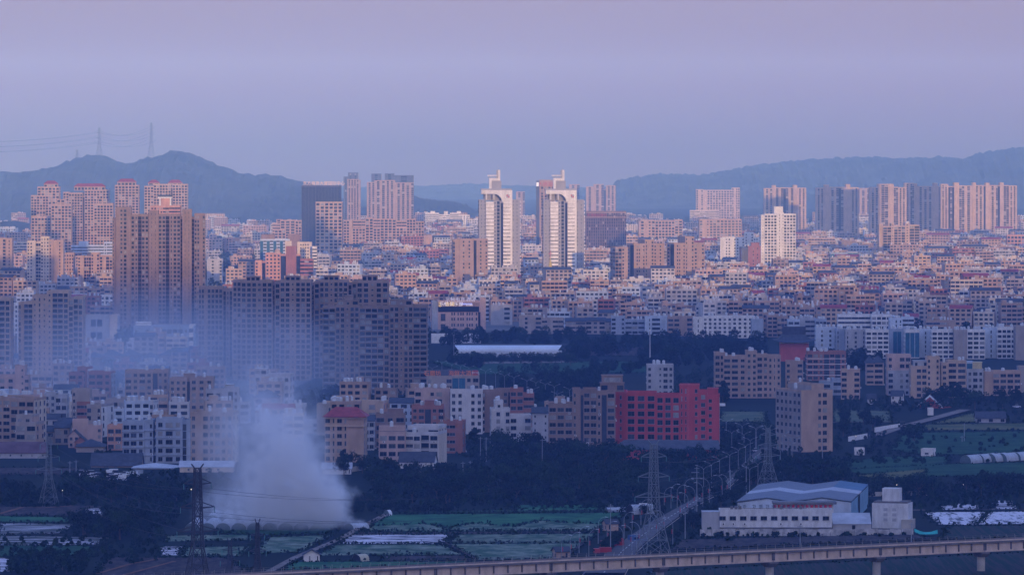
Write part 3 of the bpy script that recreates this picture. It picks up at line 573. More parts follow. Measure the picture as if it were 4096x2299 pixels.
slab("pale slab cut by the left edge beside the pale high slab", 5, [(-120, 105, 125, 'BmBm')], 1556, wall='tan3', dep=18, ledge=.15)
H('village_house', 'house', "white narrow building with grey bands between the two pale slabs", 5, [(108, 182, 170, '.w')], 1420, 'white', dep=10)
H('town_house', 'house', "yellow sunlit house with white balcony bays behind the pale high slab", 5, [(832, 905, 92, 'ww'), (903, 950, 62, 'nn', -.3), (948, 992, 95, 'w', .2)], 1262, 'yellow', dep=10)
H('town_house', 'house', "white house with roof loggia left of the biggest brown tower's foot", 5, [(1012, 1142, 85, 'wmw')], 1270, 'white', dep=10)
H('office_block', 'block', "low grey hall with two wide dark windows under the white house", 5, [(842, 1100, 292, '.WW.'), (1098, 1182, 292, '..', .8, 'cream')], 1366, 'grey', fh=7, dep=22)
H('office_block', 'block', "blue grey hall with wide windows and a white end", 5, [(1342, 1900, 398, 'q.w.WWWWWq'), (1898, 1945, 392, 'n', .3, 'white')], 1408, 'bluegrey', fh=5.6, dep=22, land="the blue grey hall", side='.')
def cooling():
    o = list(HINFO)[-1]; info, s, cy, xm, yb = HINFO[o]; root = bpy.data.objects[o]; b = MB()
    x0, x1 = (kx(5, 1360) - xm) / s, (kx(5, 1515) - xm) / s; h = info[0][4]
    for i in range(4): b.box(x0, x1, 3, 9, h + .1 + i * .85, h + .75 + i * .85, WHITE)
    b.box(x0 + .3, x1 - .3, 3.3, 8.7, h, h + 3.2, CONCD); b.build("cooling_tower", root)
cooling()
# old tiled quarter
for i, (a, c, t, yb) in enumerate(((860, 1030, 660, 1462), (1030, 1215, 640, 1470), (1215, 1420, 645, 1474), (1420, 1600, 665, 1470), (1600, 1790, 640, 1468), (1800, 1925, 628, 1462), (1880, 2000, 668, 1474), (1240, 1400, 710, 1490), (1000, 1180, 705, 1488), (1500, 1650, 700, 1492))):
    o = H('tiled_house', 'house', "", 5, [(a, c, t + 40, 'w.w.w')], yb, ['greytan', 'khaki', 'brown'][i % 3], dep=11, roof='hip', rmat=TILE, rise=3.2)
    auto(o, "dark tiled old house with hipped roof", 'house', kx(5, (a + c) / 2), ky(5, t), "old tiled houses below the blue grey hall")
LAND.append(("the old tiled quarter", 560, 1440))
VG = "village apartment houses in the shade"
def V(label, k, vols, yb, wall, **kw):
    kw.setdefault('tanks', 2); kw.setdefault('dep', 12); kw.setdefault('fh', 3.2); kw.setdefault('ac', .12)
    return H('apartment_house', 'apartment house', label, k, vols, yb, wall, group=VG, **kw)
V("pink house with stepped top and arched loggia before the pale high slab", 5, [(-20, 150, 900, 'ww'), (148, 250, 800, '.q', .5), (248, 285, 905, 'n', .3)], 1650, 'pink')
V("brick house with white flank before the right part of the pale high slab", 5, [(690, 845, 870, 'Ww'), (775, 880, 818, 'w', .6)], 1640, 'brick', sidewall='white', yaw=-8)
V("reddish striped house with pale window frames right of the pale high slab", 5, [(888, 1118, 862, 'WWw')], 1645, 'brick', lmat='white', sidewall='grey', yaw=-6)
V("long four floor house with rows of wide windows below the old tiled quarter", 5, [(1258, 1535, 850, 'WwWw'), (1535, 1690, 845, 'gww', .4)], 1660, 'tan2')
V("brown house with double stair shaft in the smoke below the stepped end slab", 5, [(1705, 1880, 925, 'www'), (1878, 1912, 935, 'd', 1.5), (1910, 2145, 920, 'www', .2)], 1665, 'tan2', caps=[(1845, 1960, 870, '')])
V("upper grey brown house at the foot of the stepped end slab", 5, [(1970, 2265, 812, 'wWwWw')], 1560, 'tan2')
V("grey house with arched doorway tower in thin smoke", 5, [(2070, 2240, 1045, 'Ww'), (2238, 2400, 1030, '.gw', .4)], 1720, 'grey', caps=[(2265, 2350, 980, '')])
V("tan corner house with two fronts at the left edge, right flank tinted as sunlit", 5, [(-60, 105, 1120, 'WW'), (105, 350, 1130, 'WWW', -.3)], 1788, 'tan2', yaw=-14, dep=16, sidewall='cream', side='sss', land="the tan corner house")  # paler side wall colour stands in for light on the flank
V("small pale house with balconies before the tan corner house", 5, [(158, 320, 1300, 'ww'), (158, 372, 1372, 'WW', -.8)], 1797, 'greytan', sidewall='tan', yaw=-10)
V("narrow grey house right of the tan corner house", 5, [(445, 560, 1080, 'ww'), (555, 672, 1095, 'WW', .5)], 1705, 'grey')
V("tall mauve house with a blank upper wall and purple lower bay", 5, [(722, 905, 1040, 'w...'), (775, 925, 1165, 'nn', -1, 'brick')], 1722, 'greytan', land="the tall mauve house")
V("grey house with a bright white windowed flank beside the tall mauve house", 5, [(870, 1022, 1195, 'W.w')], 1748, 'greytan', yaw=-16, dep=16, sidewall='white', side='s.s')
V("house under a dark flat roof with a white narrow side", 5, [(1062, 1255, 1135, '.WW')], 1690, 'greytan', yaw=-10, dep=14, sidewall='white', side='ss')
V("white house with open top floor right of the dark roofed house", 5, [(1312, 1548, 1160, 'WwW')], 1700, 'pale', yaw=-6, sidewall='white')
V("low white house with terrace below the dark roofed house", 5, [(1092, 1312, 1262, '.w..')], 1705, 'pale', yaw=-4)
V("bluish six floor house with stacked balconies, left of the pair by the road", 9, [(1185, 1395, -20, 'WWw'), (1395, 1478, -30, '.w', .4)], 1852, 'bluegrey', ledge=.5, land="the bluish balcony houses")
V("bluish six floor house with stacked balconies and painted shade in a side gap", 9, [(1505, 1762, -45, 'wWw'), (1760, 1800, -20, 'd', 2), (1798, 1838, -30, '.', .5)], 1852, 'bluegrey', ledge=.5)  # dark sheet paints the shade of the gap between houses
V("tan six floor house with white end at the edge of the smoke", 9, [(1838, 2248, -105, 'w.WwWww')], 1852, 'tan2', yaw=-7, dep=14, sidewall='cream', side='s.s', land="the tan house at the smoke edge")
V("salmon pink narrow house left of the bluish balcony houses", 9, [(1035, 1178, 20, 'WW')], 1800, 'orange', sidewall='pink')
V("pink house with blank gable behind the salmon narrow house", 9, [(700, 850, -30, '...'), (830, 985, 20, '..w', -.5)], 1782, 'pink', yaw=4)
V("dark roofed narrow house with rows of terraces near the left pylon", 9, [(390, 520, 60, 'WW')], 1778, 'greytan', roof='gablex', rmat=TILE, tanks=0)
V("mauve house under a dark tiled gable right of the left pylon", 9, [(525, 672, 25, 'Ww')], 1778, 'greytan', roof='gablex', rmat=TILE, tanks=0)
for i, (a, c, t, yb, rs) in enumerate(((660, 765, 100, 1790, 0), (720, 835, 160, 1794, 0), (395, 575, -60, 1735, 1), (560, 720, -20, 1745, 1))):
    o = H('tiled_house', 'house', "", 9, [(a, c, t, 'ww')], yb, ['pink', 'brick', 'grey', 'greytan'][i], dep=9, roof='gablex' if rs else 'gabley', rmat=TILE, group="dark gabled houses near the left pylon")
    auto(o, ["pink small house with dark gable", "brick small house with dark gable", "grey house with long dark tiled roof", "mauve house with low dark tiled roof"][i], 'house', kx(9, (a + c) / 2), ky(9, t), "dark gabled houses near the left pylon")
# low sheds lower left
H('factory_shed', 'shed', "long low shed with rusty red roof at the left edge", 9, [(-30, 440, 262, 'q.q.q.q.q')], 1832, 'grey', fh=4, dep=12, roof='gablex', rmat=pmat('roof_rust', (.10, .05, .055), .85, .3, .2, 1, col2=(.17, .10, .11)), rise=4)
H('factory_shed', 'shed', "low shed with dark sagging roof below the bluish houses", 9, [(880, 1360, 388, '.wq.w')], 1868, 'tan2', fh=4, dep=14, roof='gablex', rmat=TILE, rise=4.5)
H('factory_shed', 'shed', "dark low hipped shed left of the salmon pink house", 9, [(735, 1000, 205, '...')], 1808, 'greytan', fh=4, dep=12, roof='hip', rmat=TILE, rise=3)
H('factory_shed', 'shed', "flat grey roofed shed beside the dark sagging shed", 9, [(1285, 1690, 412, '....')], 1876, 'grey', fh=4, dep=16, roof='hip', rmat=ROOFL, rise=1.6)
H('factory_shed', 'shed', "pale wall shed with small square windows at the foot of the smoke", 9, [(1735, 2250, 402, '.q..q.q..')], 1888, 'cream', fh=4, dep=12, roof='gablex', rmat=ROOFL, rise=2)
# white office behind the trees
V("white four floor office with flat canopy roof left of the nearest shaded slab", 6, [(-20, 345, 888, 'wWwWw')], 1625, 'pale', yaw=-5, dep=16, fh=3.6, caps=[(-15, 105, 820, 'WW', .5)], land="the white office")
V("red roofed low house before the white office", 6, [(-15, 228, 1105, 'W.W')], 1640, 'pink', roof='hip', rmat=TILE, rise=4, tanks=0)
H('factory_shed', 'shed', "long sloped roof workshop under the white office", 6, [(-10, 300, 1235, 'm.m.m')], 1680, 'brick', yaw=-10, dep=22, fh=4.5, roof='gablex', rmat=ROOFL)
V("pale house with white wall and roof shrubs right of the workshop", 6, [(300, 465, 1190, '..')], 1690, 'pale', yaw=-8)
V("low grey house row in the smoke below the workshop", 6, [(-10, 125, 1290, 'w.'), (125, 405, 1310, '.WW', -.4), (370, 665, 1355, 'W.W', -.9)], 1732, 'grey', tanks=4)
V("mauve small house left of the red roofed villa tower", 6, [(610, 805, 1190, '.w')], 1740, 'greytan')
V("red roofed villa tower with arched windows and cream walls", 6, [(690, 930, 1300, 'WsWs'), (928, 1085, 1300, '....', .3)], 1848, 'tan', roof=None, fh=3.4, yaw=-5, dep=13, tanks=0, sidewall='tan3', side='s.s', land="the red roofed villa tower")
def villa():
    o = list(HINFO)[-1]; info, s, cy, xm, yb = HINFO[o]; root = bpy.data.objects[o]; b = MB()
    x0, x1 = info[0][0], info[1][1]; roof_hip(b, x0, x1, 0, 13, info[0][4] + .02, 3.8, 1.0, TILER, 4.5); b.build("roof", root)
    b = MB()
    for z in (info[0][4] - .5, 3.7, info[0][4] * .8): b.box(x0 - .3, x1 + .3, -.42, -.02, z - .25, z + .2, W('tan3'))
    for u in (.0, .44, .62): b.box(x0 + u * (x1 - x0), x0 + u * (x1 - x0) + .5, -.4, -.03, .2, 3.4, W('tan3'))
    b.build("cornice", root)
villa()
V("cream villa with striped cornice and red trims behind the villa tower", 6, [(978, 1205, 1160, 'w.W'), (1205, 1282, 1160, '..', .3)], 1705, 'tan3', sidewall='orange', yaw=-8)
V("grey side house with dark tiled roof right of the villa tower", 6, [(1085, 1190, 1340, 'WW')], 1800, 'grey', roof='gablex', rmat=TILE, tanks=0)
V("brown house with roof sheds and red pennants behind the pink block", 6, [(1200, 1500, 1290, 'WwW')], 1790, 'brown', tanks=4, caps=[(1335, 1480, 1225, '')])
V("brick five floor house with tank group left of the white stair block", 6, [(1565, 1895, 1205, 'wWgwW')], 1760, 'brick', tanks=6, caps=[(1700, 1790, 1140, '')])
V("wide pinkish house under the hotel with red sign letters", 6, [(1595, 1950, 1035, 'W.wW.')], 1730, 'pink', tanks=5)
V("white stair block with staggered windows behind the white gabled house", 6, [(1955, 2280, 1050, 'ww.ww')], 1735, 'pale', tanks=2)
V("brown house with big tank right of the white stair block", 6, [(2205, 2420, 1045, 'W.'), (2418, 2600, 1040, '.wd', .3)], 1728, 'brown', tanks=4)
V("tall white stepped house with dark windows left of the brown corner block", 7, [(-210, -20, 1235, '.W.W'), (-22, 195, 1300, 'W.W', -.5), (-170, -85, 1160, 'q', 3)], 1782, 'pale', yaw=3, land="the tall white stepped house")
V("brick side house with terrace plants behind the tall white stepped house", 7, [(-20, 115, 1035, 'WW'), (113, 222, 1085, 'n', .8)], 1730, 'brick', tanks=3)
V("pink five floor block with window grilles at the wood's edge", 10, [(1185, 1445, 85, 'WWW'), (1185, 1440, 40, 'nn', 2.5)], 1862, 'pink', fh=3.0, land="the pink block at the wood edge", ledge=.15)
V("white five floor block with a cream flank beside the pink block", 10, [(1445, 1590, 90, 'nW'), (1588, 1760, 85, 'BW', .2), (1450, 1750, 30, 'n.n', 2.5)], 1860, 'pale', fh=3.0, yaw=-12, dep=16, sidewall='cream', side='sss', ledge=.3)
V("brick red house with ribbon balconies right of the white block", 10, [(1812, 1925, -20, 'nn'), (1923, 1995, -22, '..', .3)], 1812, 'brick', yaw=-6)
H('farm_house', 'house', "small white farmhouse with dark gable roof before the white block", 10, [(1382, 1715, 350, 'q.q.q.q')], 1873, 'white', fh=3, yaw=-8, dep=9, roof='gablex', rmat=TILE, rise=3.6, land="the white farmhouse")
H('farm_house', 'house', "little white cottage with grey ridge roof at the smoke edge", 10, [(640, 852, 415, '.'), (850, 918, 415, 'ss', .2)], 1896, 'white', fh=3, dep=6, roof='gablex', rmat=ROOFL, rise=2)
V("brown corner block with roof garden pavilion beside the red factory", 7, [(612, 690, 1045, 'w.'), (690, 720, 1060, 'g', -.2), (718, 855, 1045, 'WW'), (853, 900, 1060, 'w', -.3), (900, 955, 1060, 'g', -.2), (953, 1040, 1050, 'W', .3)], 1832, 'brown', fh=3.1, dep=18, tanks=1, caps=[(890, 1130, 965, 'W.W', 2, 'brown'), (905, 1115, 890, 'W', 3, 'brown')], land="the brown corner block")
V("lower brown house with terrace railing left of the brown corner block", 7, [(368, 612, 1190, 'WWW')], 1832, 'brown', tanks=3)
V("grey shed house tucked between the white stepped house and brown house", 7, [(205, 365, 1260, 'q.q')], 1790, 'grey', tanks=0, roof='gablex', rmat=TILE)
# red factory dormitory
V("red five floor factory dormitory with flat parapets and white window rows", 7, [(1040, 1150, 1065, '.w.'), (1148, 1450, 1075, 'mmm', .3), (1448, 1690, 1095, 'mmm', .5), (1685, 1770, 1000, 'ss', .2), (1770, 1880, 1000, '.w', .25), (1878, 1965, 1060, 'w', .4), (1963, 2085, 1100, 'w.', .1)], 1822, 'red', fh=3.3, dep=14, yaw=-3, tanks=0, ac=.3,
  caps=[(1685, 1880, 985, 's.', 1), (1967, 2070, 1020, '', 3), (1150, 1445, 1068, 'sss', 1)], land="the red dormitory", sidewall='orange')
def annex():
    yb = 1838; s = sca(yb); xm = kx(11, 1480); org = gp(xm, yb); t = thing('factory_annex', "low red annex with grey lean-to roof along the foot of the dormitory", 'annex', org, rad(-3))
    x0, x1 = (kx(11, 985) - xm) / s, (kx(11, 1985) - xm) / s; b = MB(); b.box(x0, x1, .6, 9, 0, 5, W('red')); b.build("wall", t)
    b = MB(); b.hexa([(x0 - 1, -1.2, 4.2), (x1 + 1, -1.2, 4.2), (x1 + .4, 8.8, 7.6), (x0 + 4, 8.8, 7.6)], [(x0 - 1, -1.2, 4.4), (x1 + 1, -1.2, 4.4), (x1 + .4, 8.8, 7.8), (x0 + 4, 8.8, 7.8)], pmat('roof_slate', (.075, .08, .095), .85, .25, .3, 1), True); b.build("roof", t)
    for i in range(8): link("window", win_mesh(1.6, 1.4, G0, 'w'), t, (x0 + 4 + i * (x1 - x0 - 8) / 7, .6, 1.4))
annex()
# hotel with lit signs
H('hotel_building', 'hotel', "grey hotel with lit roof letters and a glowing sign band", 6, [(1772, 1832, 150, '..', 1.2, 'bluegrey'), (1830, 2255, 145, 'G'), (2252, 2312, 120, '..', -.2)], 1318, 'pink', fh=3.6, yaw=3, dep=20, land="the grey hotel", side='.')
def hotel():
    o = list(HINFO)[-1]; info, s, cy, xm, yb = HINFO[o]; root = bpy.data.objects[o]; lx = lambda z: (kx(6, z) - xm) / s; lz = lambda z: (yb - ky(6, z)) / s
    b = MB(); b.box(lx(1832), lx(2245), -.35, -.01, lz(245), lz(190), G0); b.box(lx(2235), lx(2258), -.36, -.02, lz(400), lz(246), G0); b.build("glass_band", root)
    b = MB(); b.box(lx(1832), lx(2250), -.5, -.01, lz(186), lz(150), W('brown')); b.build("sign_band", root)
    wl = emat("sign_lit_white", (.95, .92, 1), .5); yl = emat("sign_lit_yellow", (1, .72, .12), .45); bl = emat("sign_lit_blue", (.45, .5, 1), .5); gl = emat("sign_letters", (.8, .8, .95), .12)
    text("乐畅电竞酒店", 3.6, (lx(2055), -.1, lz(138)), gl, root, label="white roof letters")
    text("乐畅", 3.3, (lx(1892), -.56, lz(182)), wl, root, label="lit white characters at the left of the sign band")
    text("台球", 3.3, (lx(1950), -.56, lz(182)), yl, root, label="lit yellow characters"); text("俱乐部", 3.3, (lx(2014), -.56, lz(182)), wl, root, label="lit white characters in the middle of the sign band")
    text("乐\n畅", 1.8, (lx(1848), -.56, lz(168)), yl, root, label="small upright yellow characters")
    for z in (2080, 2115, 2152): b = MB(); b.box(lx(z) - 1.6, lx(z) + 1.6, -.62, -.52, lz(172), lz(157), bl); b.build("light_box", root)
    text("成人棋牌", 1.2, (lx(2145), -.56, lz(183)), wl, root)
    for row, z in enumerate((278, 330, 390)):
        for x in (1972, 1996, 2034, 2062, 2084, 2125, 2150, 2175, 2218): link("window", win_mesh(1.1, 2.0, G0 if (x + row) % 3 else G1, 's'), root, (lx(x), -.0, lz(z)))
    for z0, z1 in ((335, 262), (412, 365)): link("window", win_mesh(3.4, (z0 - z1) / 2.515 / s, G1, 'w'), root, (lx(1882), 0, lz(z0)))
hotel()
H('shop_building', 'building', "low cream restaurant with orange rooftop sign letters near the nearest shaded slab", 6, [(1715, 1975, 905, 'w..W'), (1970, 2245, 895, 'bbwW', .4)], 1592, 'greytan', fh=4.2, dep=16, land="the low restaurant", tanks=2)
def resto():
    o = list(HINFO)[-1]; info, s, cy, xm, yb = HINFO[o]; root = bpy.data.objects[o]; lx = lambda z: (kx(6, z) - xm) / s; h = info[0][4]
    om = emat("sign_orange", (.75, .22, .08), .12)
    text("石磨坊", 3.0, (lx(1775), .3, h + 1.2), om, root, label="three orange characters at the left roof corner"); text("海鲜大酒楼", 3.0, (lx(2080), .3, h + 1.2), om, root, label="row of orange characters over the right roof")
    b = MB(); b.box(lx(2182), lx(2236), .2, .5, h + 1.3, h + 3.8, W('red')); b.box(lx(1725), lx(2230), .9, 1.2, h, h + 4.2, W('slate')); b.build("sign_board", root)
    text("好口福", 1.3, (lx(2208), .12, h + 2.1), WHITE, root)
    b = MB(); b.cyl((lx(1955), 5), 2, 2, h, h + 4, WHITE, 12); b.build("water_tank", root)
resto()
# right hand middle
V("grey white five floor house with tanks in the park clearing", 7, [(1357, 1625, 790, 'w.qWw')], 1582, 'grey', tanks=5, land="the grey white park house")
V("pinkish big block with paired windows at the head of the avenue", 7, [(2042, 2150, 672, 'WW', 2.0), (2125, 2360, 705, 'WWw'), (2358, 2465, 655, 'ww', -.3), (2463, 2580, 690, 'Ww', .2), (2578, 2705, 700, 'wsw', .4)], 1592, 'tan2', fh=3.1, dep=16, tanks=7, land="the pinkish big block")
V("tan side house with corner terrace right of the pinkish big block", 8, [(175, 350, 755, 'w.W')], 1585, 'tan2', yaw=-4)
V("dark red house with white framed windows in rows", 8, [(395, 785, 658, 'WWwgWgw')], 1522, 'brick', fh=3.1, dep=14, tanks=4, ledge=.1, lmat='white', land="the dark red framed house")
V("pink four floor house with grilles before the dark red framed house", 8, [(735, 925, 840, 'W.W')], 1597, 'tan', tanks=3, yaw=-4, land="the pink grille house")
V("low flat house with solar panel left of the pink grille house", 8, [(525, 660, 960, 'w'), (655, 750, 935, 'n', .6)], 1580, 'bluegrey', tanks=1)
V("narrow tan villa with dark hipped roof and arched windows", 8, [(993, 1065, 760, 'n'), (1063, 1165, 755, 'W', .2)], 1540, 'tan', roof='hip', rmat=TILE, rise=4, tanks=0)
V("mauve house with lower grey annex left of the cream pair", 8, [(1200, 1440, 690, 'w.WW'), (1205, 1425, 850, 'W.ww', -1.2, 'grey')], 1580, 'pink', tanks=4)
V("cream five floor house with big square windows, left one of the cream pair", 8, [(1437, 1600, 805, '.WW'), (1598, 1728, 710, 'w.w', -.2)], 1592, 'tan3', fh=3.1, tanks=3, caps=[(1470, 1615, 740, 'w.W', 2, 'grey')], land="the cream pair")
V("cream five floor house with broad windows, right one of the cream pair", 8, [(1742, 1810, 770, 'w'), (1808, 1998, 750, 'WW', .3)], 1590, 'tan3', fh=3.1, tanks=3)
V("grey balcony house with blue and yellow roof hut", 8, [(2003, 2168, 835, 'wWw')], 1582, 'grey', caps=[(2000, 2060, 748, 'b', 1, 'lightblue'), (2060, 2155, 755, '', 1.2, 'yellow')])
V("orange tan house with wide windows near the right edge", 8, [(2178, 2262, 862, '..', .6), (2260, 2545, 855, 'WWWW')], 1582, 'tan', tanks=4, land="the orange tan house")
V("low mauve shed house at the right edge", 8, [(2525, 2640, 810, '..')], 1570, 'greytan', tanks=0)
V("tan corner block with ribbed, shade-coloured flank beside the avenue", 8, [(330, 655, 1042, '...wW.'), (480, 610, 985, '..', 4)], 1806, 'tan', fh=3.3, yaw=24, dep=24, side='wwwwww', sidewall='greytan', tanks=3, par=.6, land="the tan corner block")  # flank shade is put into its duller wall colour
H('temple_hall', 'temple', "red walled temple hall with dark upturned roof above the tree belt", 8, [(125, 410, 545, '.....')], 1445, 'templered', fh=6, dep=14, roof=None, side='.', land="the red temple hall")
def temple():
    o = list(HINFO)[-1]; info, s, cy, xm, yb = HINFO[o]; root = bpy.data.objects[o]; h = info[0][4]; x0, x1 = info[0][0], info[0][1]; b = MB()
    n = 7; prof = [(4.2, -.2), (2.8, .2), (1.6, .9), (.6, 2.0), (-.6, 3.2), (-2.0, 4.3)]
    ring = []
    for ov, z in prof:
        q = []
        for i in range(n + 1): t = i / n * 2 - 1; lift = 1.4 * abs(t) ** 4 * max(0, ov) / 4.2; q.append(((x0 - ov) + (x1 - x0 + 2 * ov) * i / n, -ov, h + z + lift))
        for i in range(n + 1): t = i / n * 2 - 1; lift = 1.4 * abs(t) ** 4 * max(0, ov) / 4.2; q.append(((x1 + ov) - (x1 - x0 + 2 * ov) * i / n, 14 + ov, h + z + lift))
        ring.append(q)
    for a, c in zip(ring, ring[1:]):
        for i in range(len(a)): j = (i + 1) % len(a); b.poly([a[i], a[j], c[j], c[i]], TILE)
    b.poly(ring[-1], TILE); yv = 7; b.box(x0 + 1.5, x1 - 1.5, 5.2, 8.8, h + 4.31, h + 9, TILE)
    b.build("roof", root); b = MB(); b.box(x0 - .2, x1 + .2, -.3, -.02, h - 1, h - .4, W('cream')); b.build("cornice", root)
temple()
H('temple_hall', 'temple', "low red gabled shrine with broad white bargeboards and dark tiles", 8, [(1520, 1745, 1185, '.')], 1632, 'templered', fh=5, yaw=-26, dep=13, roof='gabley', rmat=TILE, rise=5, side='.', land="the red gabled shrine")
def barge():
    o = list(HINFO)[-1]; info, s, cy, xm, yb = HINFO[o]; root = bpy.data.objects[o]; x0, x1, y0, y1, h = info[0]; b = MB(); xm_ = (x0 + x1) / 2
    for xa in (x0 - .6, x1 + .6): b.hexa([(xa, -.75, h - 1.1), (xm_, -.75, h + 4.4), (xm_, -.55, h + 4.4), (xa, -.55, h - 1.1)], [(xa, -.75, h - .2), (xm_, -.75, h + 5.4), (xm_, -.55, h + 5.4), (xa, -.55, h - .2)], WHITE)
    b.build("bargeboard", root)
barge()
H('farm_house', 'house', "small white two floor cottage with dark gable near the shrine", 8, [(1240, 1350, 1085, 'w.w')], 1618, 'white', fh=3, dep=7, yaw=-12, roof='gablex', rmat=TILE, rise=2.4)
H('farm_house', 'house', "white low gate house among the bushes right of the avenue trees", 8, [(1005, 1088, 1115, '.w')], 1616, 'white', fh=3, dep=5, roof='gablex', rmat=TILE)
H('field_hut', 'hut', "tiny white hut standing in the field below the shrine", 8, [(1608, 1665, 1228, '.')], 1660, 'white', fh=3, dep=3)
H('field_hut', 'hut', "white block hut at the hedge above the right greenhouses", 12, [(1478, 1588, 248, 'q')], 1823, 'white', fh=3, dep=5, yaw=-20)
H('field_hut', 'hut', "white square hut with dark doorway left of the hedge", 12, [(838, 932, 240, 's.')], 1819, 'white', fh=3, dep=4)
H('farm_house', 'house', "long low farm shed with dark roof and white bays in the right field", 8, [(2095, 2390, 1310, 'm.m.m')], 1690, 'grey', fh=3, dep=9, roof='gablex', rmat=TILE, rise=2.8)
# white dormitory and the shaded rows right of it
GRW = "shaded white apartment rows above the tree belt"
def RW(label, k, vols, yb, wall='white', **kw): kw.setdefault('tanks', 6); kw.setdefault('dep', 13); return H('apartment_row', 'apartment row', label, k, vols, yb, wall, fh=3.0, group=GRW, **kw)
RW("white dormitory with air conditioners and blank left flank above the trees", 7, [(1825, 1922, 312, '.s.'), (1920, 2215, 300, 'wwwwww'), (2213, 2425, 298, 'wwww', .2)], 1352, land="the white dormitory", ac=.4)
RW("grey flank house right of the white dormitory", 7, [(2410, 2530, 330, '....')], 1362, 'bluegrey')
RW("grey brown row with dark tiled roof left of the white dormitory", 7, [(540, 740, 340, 'nn'), (738, 940, 335, 'WwW', .2), (940, 1000, 345, '.s', .6)], 1336, 'greytan', roof='gablex', rmat=TILE, tanks=0)
RW("pale narrow row with stair windows behind the tree belt", 7, [(1000, 1140, 300, 'W.w'), (1140, 1335, 335, 'nWn', .4)], 1338, 'bluegrey')
RW("blue white corner house with slit stairs left of the dormitory", 7, [(1338, 1400, 305, '.s'), (1398, 1500, 300, 'W', .3), (1500, 1565, 300, '..', 1)], 1340, 'lightblue')
RW("brown house with bay windows beside the dormitory's left flank", 7, [(1565, 1690, 305, 'WW'), (1690, 1820, 300, '.W', .5)], 1345, 'tan2')
RW("mauve pair with white front bays at the left end of the tree belt", 7, [(70, 130, 292, '..'), (95, 300, 290, 'W.W', .5), (300, 520, 320, 'n.nn', .8)], 1335, 'greytan')
for i, (a, c, t, cols, wl, fl, yb) in enumerate(((480, 690, 415, '.w.w.', 'lightblue', '.', 1425), (685, 800, 430, 's.s', 'bluegrey', '.', 1428), (780, 985, 435, 's.w.s', 'grey', '.', 1430), (985, 1215, 440, 'WWWW', 'white', '.', 1432), (1215, 1385, 430, '.bb.', 'bluegrey', '.', 1426),
        (1380, 1525, 440, 'bbb', 'white', '.', 1432), (1520, 1650, 435, '.s.', 'lightblue', '.', 1430), (1648, 1872, 440, 'WWWW', 'white', '.', 1434), (1870, 2005, 440, '.', 'greytan', '.', 1436), (2003, 2185, 440, 'WWW', 'white', '.', 1436), (2180, 2310, 420, '.s.', 'lightblue', '.', 1432), (2308, 2492, 415, 'WWWW', 'white', '.', 1434), (2490, 2640, 400, '...', 'greytan', '.', 1440))):
    o = RW("", 8, [(a, c, t, cols)], yb, wl)
    auto(o, {'lightblue': "light blue", 'bluegrey': "blue grey", 'grey': "plain grey", 'white': "white", 'greytan': "mauve"}[wl] + (" row house with wide windows" if 'W' in cols else " row house with narrow windows" if len(cols) > 1 and cols != '...' else " blank row house flank"), 'apartment row', kx(8, (a + c) / 2), ky(8, t + 120), GRW)
LAND.append(("the shaded white rows", 3740, 1370))
for i, (k, a, c, t, cols, wl, yb) in enumerate(((8, -5, 95, 290, 'WW', 'tan', 1348), (8, 95, 200, 300, 'nWn', 'tan2', 1350), (8, 200, 320, 335, 'WW', 'lightblue', 1355), (8, 320, 480, 320, '.nn', 'grey', 1352), (8, 480, 590, 330, 'WWW', 'bluegrey', 1356), (8, 705, 1045, 285, 'nnnnn', 'white', 1335), (8, 1043, 1240, 285, 'WWWW', 'white', 1338), (8, 1225, 1355, 320, '.ss', 'lightblue', 1345), (8, 1350, 1470, 310, 'nn', 'lightblue', 1343),
        (8, 1590, 1870, 340, 'nnn.', 'tan2', 1340), (8, 2225, 2435, 120, 'mmmm', 'cream', 1285), (8, 2440, 2560, 130, 'mm', 'tan', 1288), (8, 1715, 1890, 120, 'w.ww', 'tan', 1270), (8, 1310, 1440, 100, 'w.w', 'pink', 1265), (8, 0, 100, 20, 'WW', 'brick', 1245), (8, 110, 270, 40, 'WWW', 'tan', 1250), (7, 1365, 1640, 195, '....', 'white', 1282), (7, 1300, 1655, 95, 'w.w', 'tan2', 1265), (7, 1675, 2115, 55, 'wwwwww', 'tan3', 1240),
        (7, 300, 595, 175, 'wwww', 'cream', 1275), (7, 735, 915, 85, 'www', 'tan', 1255), (7, 785, 975, 170, '.ww', 'tan', 1272), (7, 1065, 1240, 80, '.www', 'cream', 1250), (7, 2300, 2540, 75, 'WWW', 'cream', 1262), (7, 2530, 2580, 265, 'WW', 'tan', 1345), (7, 315, 545, 25, '.w.w', 'white', 1235), (7, 965, 1055, 10, 'WW', 'tan', 1240), (6, 1990, 2330, 60, 'www', 'tan', 1262), (6, 2360, 2580, 190, '.w', 'grey', 1300))):
    nm = {'tan': 'tan', 'tan2': 'brown', 'tan3': 'sandy', 'lightblue': 'light blue', 'grey': 'grey', 'bluegrey': 'blue grey', 'white': 'white', 'cream': 'cream', 'pink': 'pink', 'brick': 'brick red'}[wl]
    o = H('town_block', 'town block', "", k, [(a, c, t, cols)], yb, wl, fh=3.1, dep=13, tanks=5 + i % 4, caps=[(a + (c - a) * .3, a + (c - a) * .5, t - 28, '')] if i % 2 else (), group="broad houses at the near edge of the old town")
    auto(o, "broad %s house with tanks" % nm + (" and stair head" if i % 2 else ""), 'town block', kx(k, (a + c) / 2), ky(k, t + 60), "broad houses at the near edge of the old town")
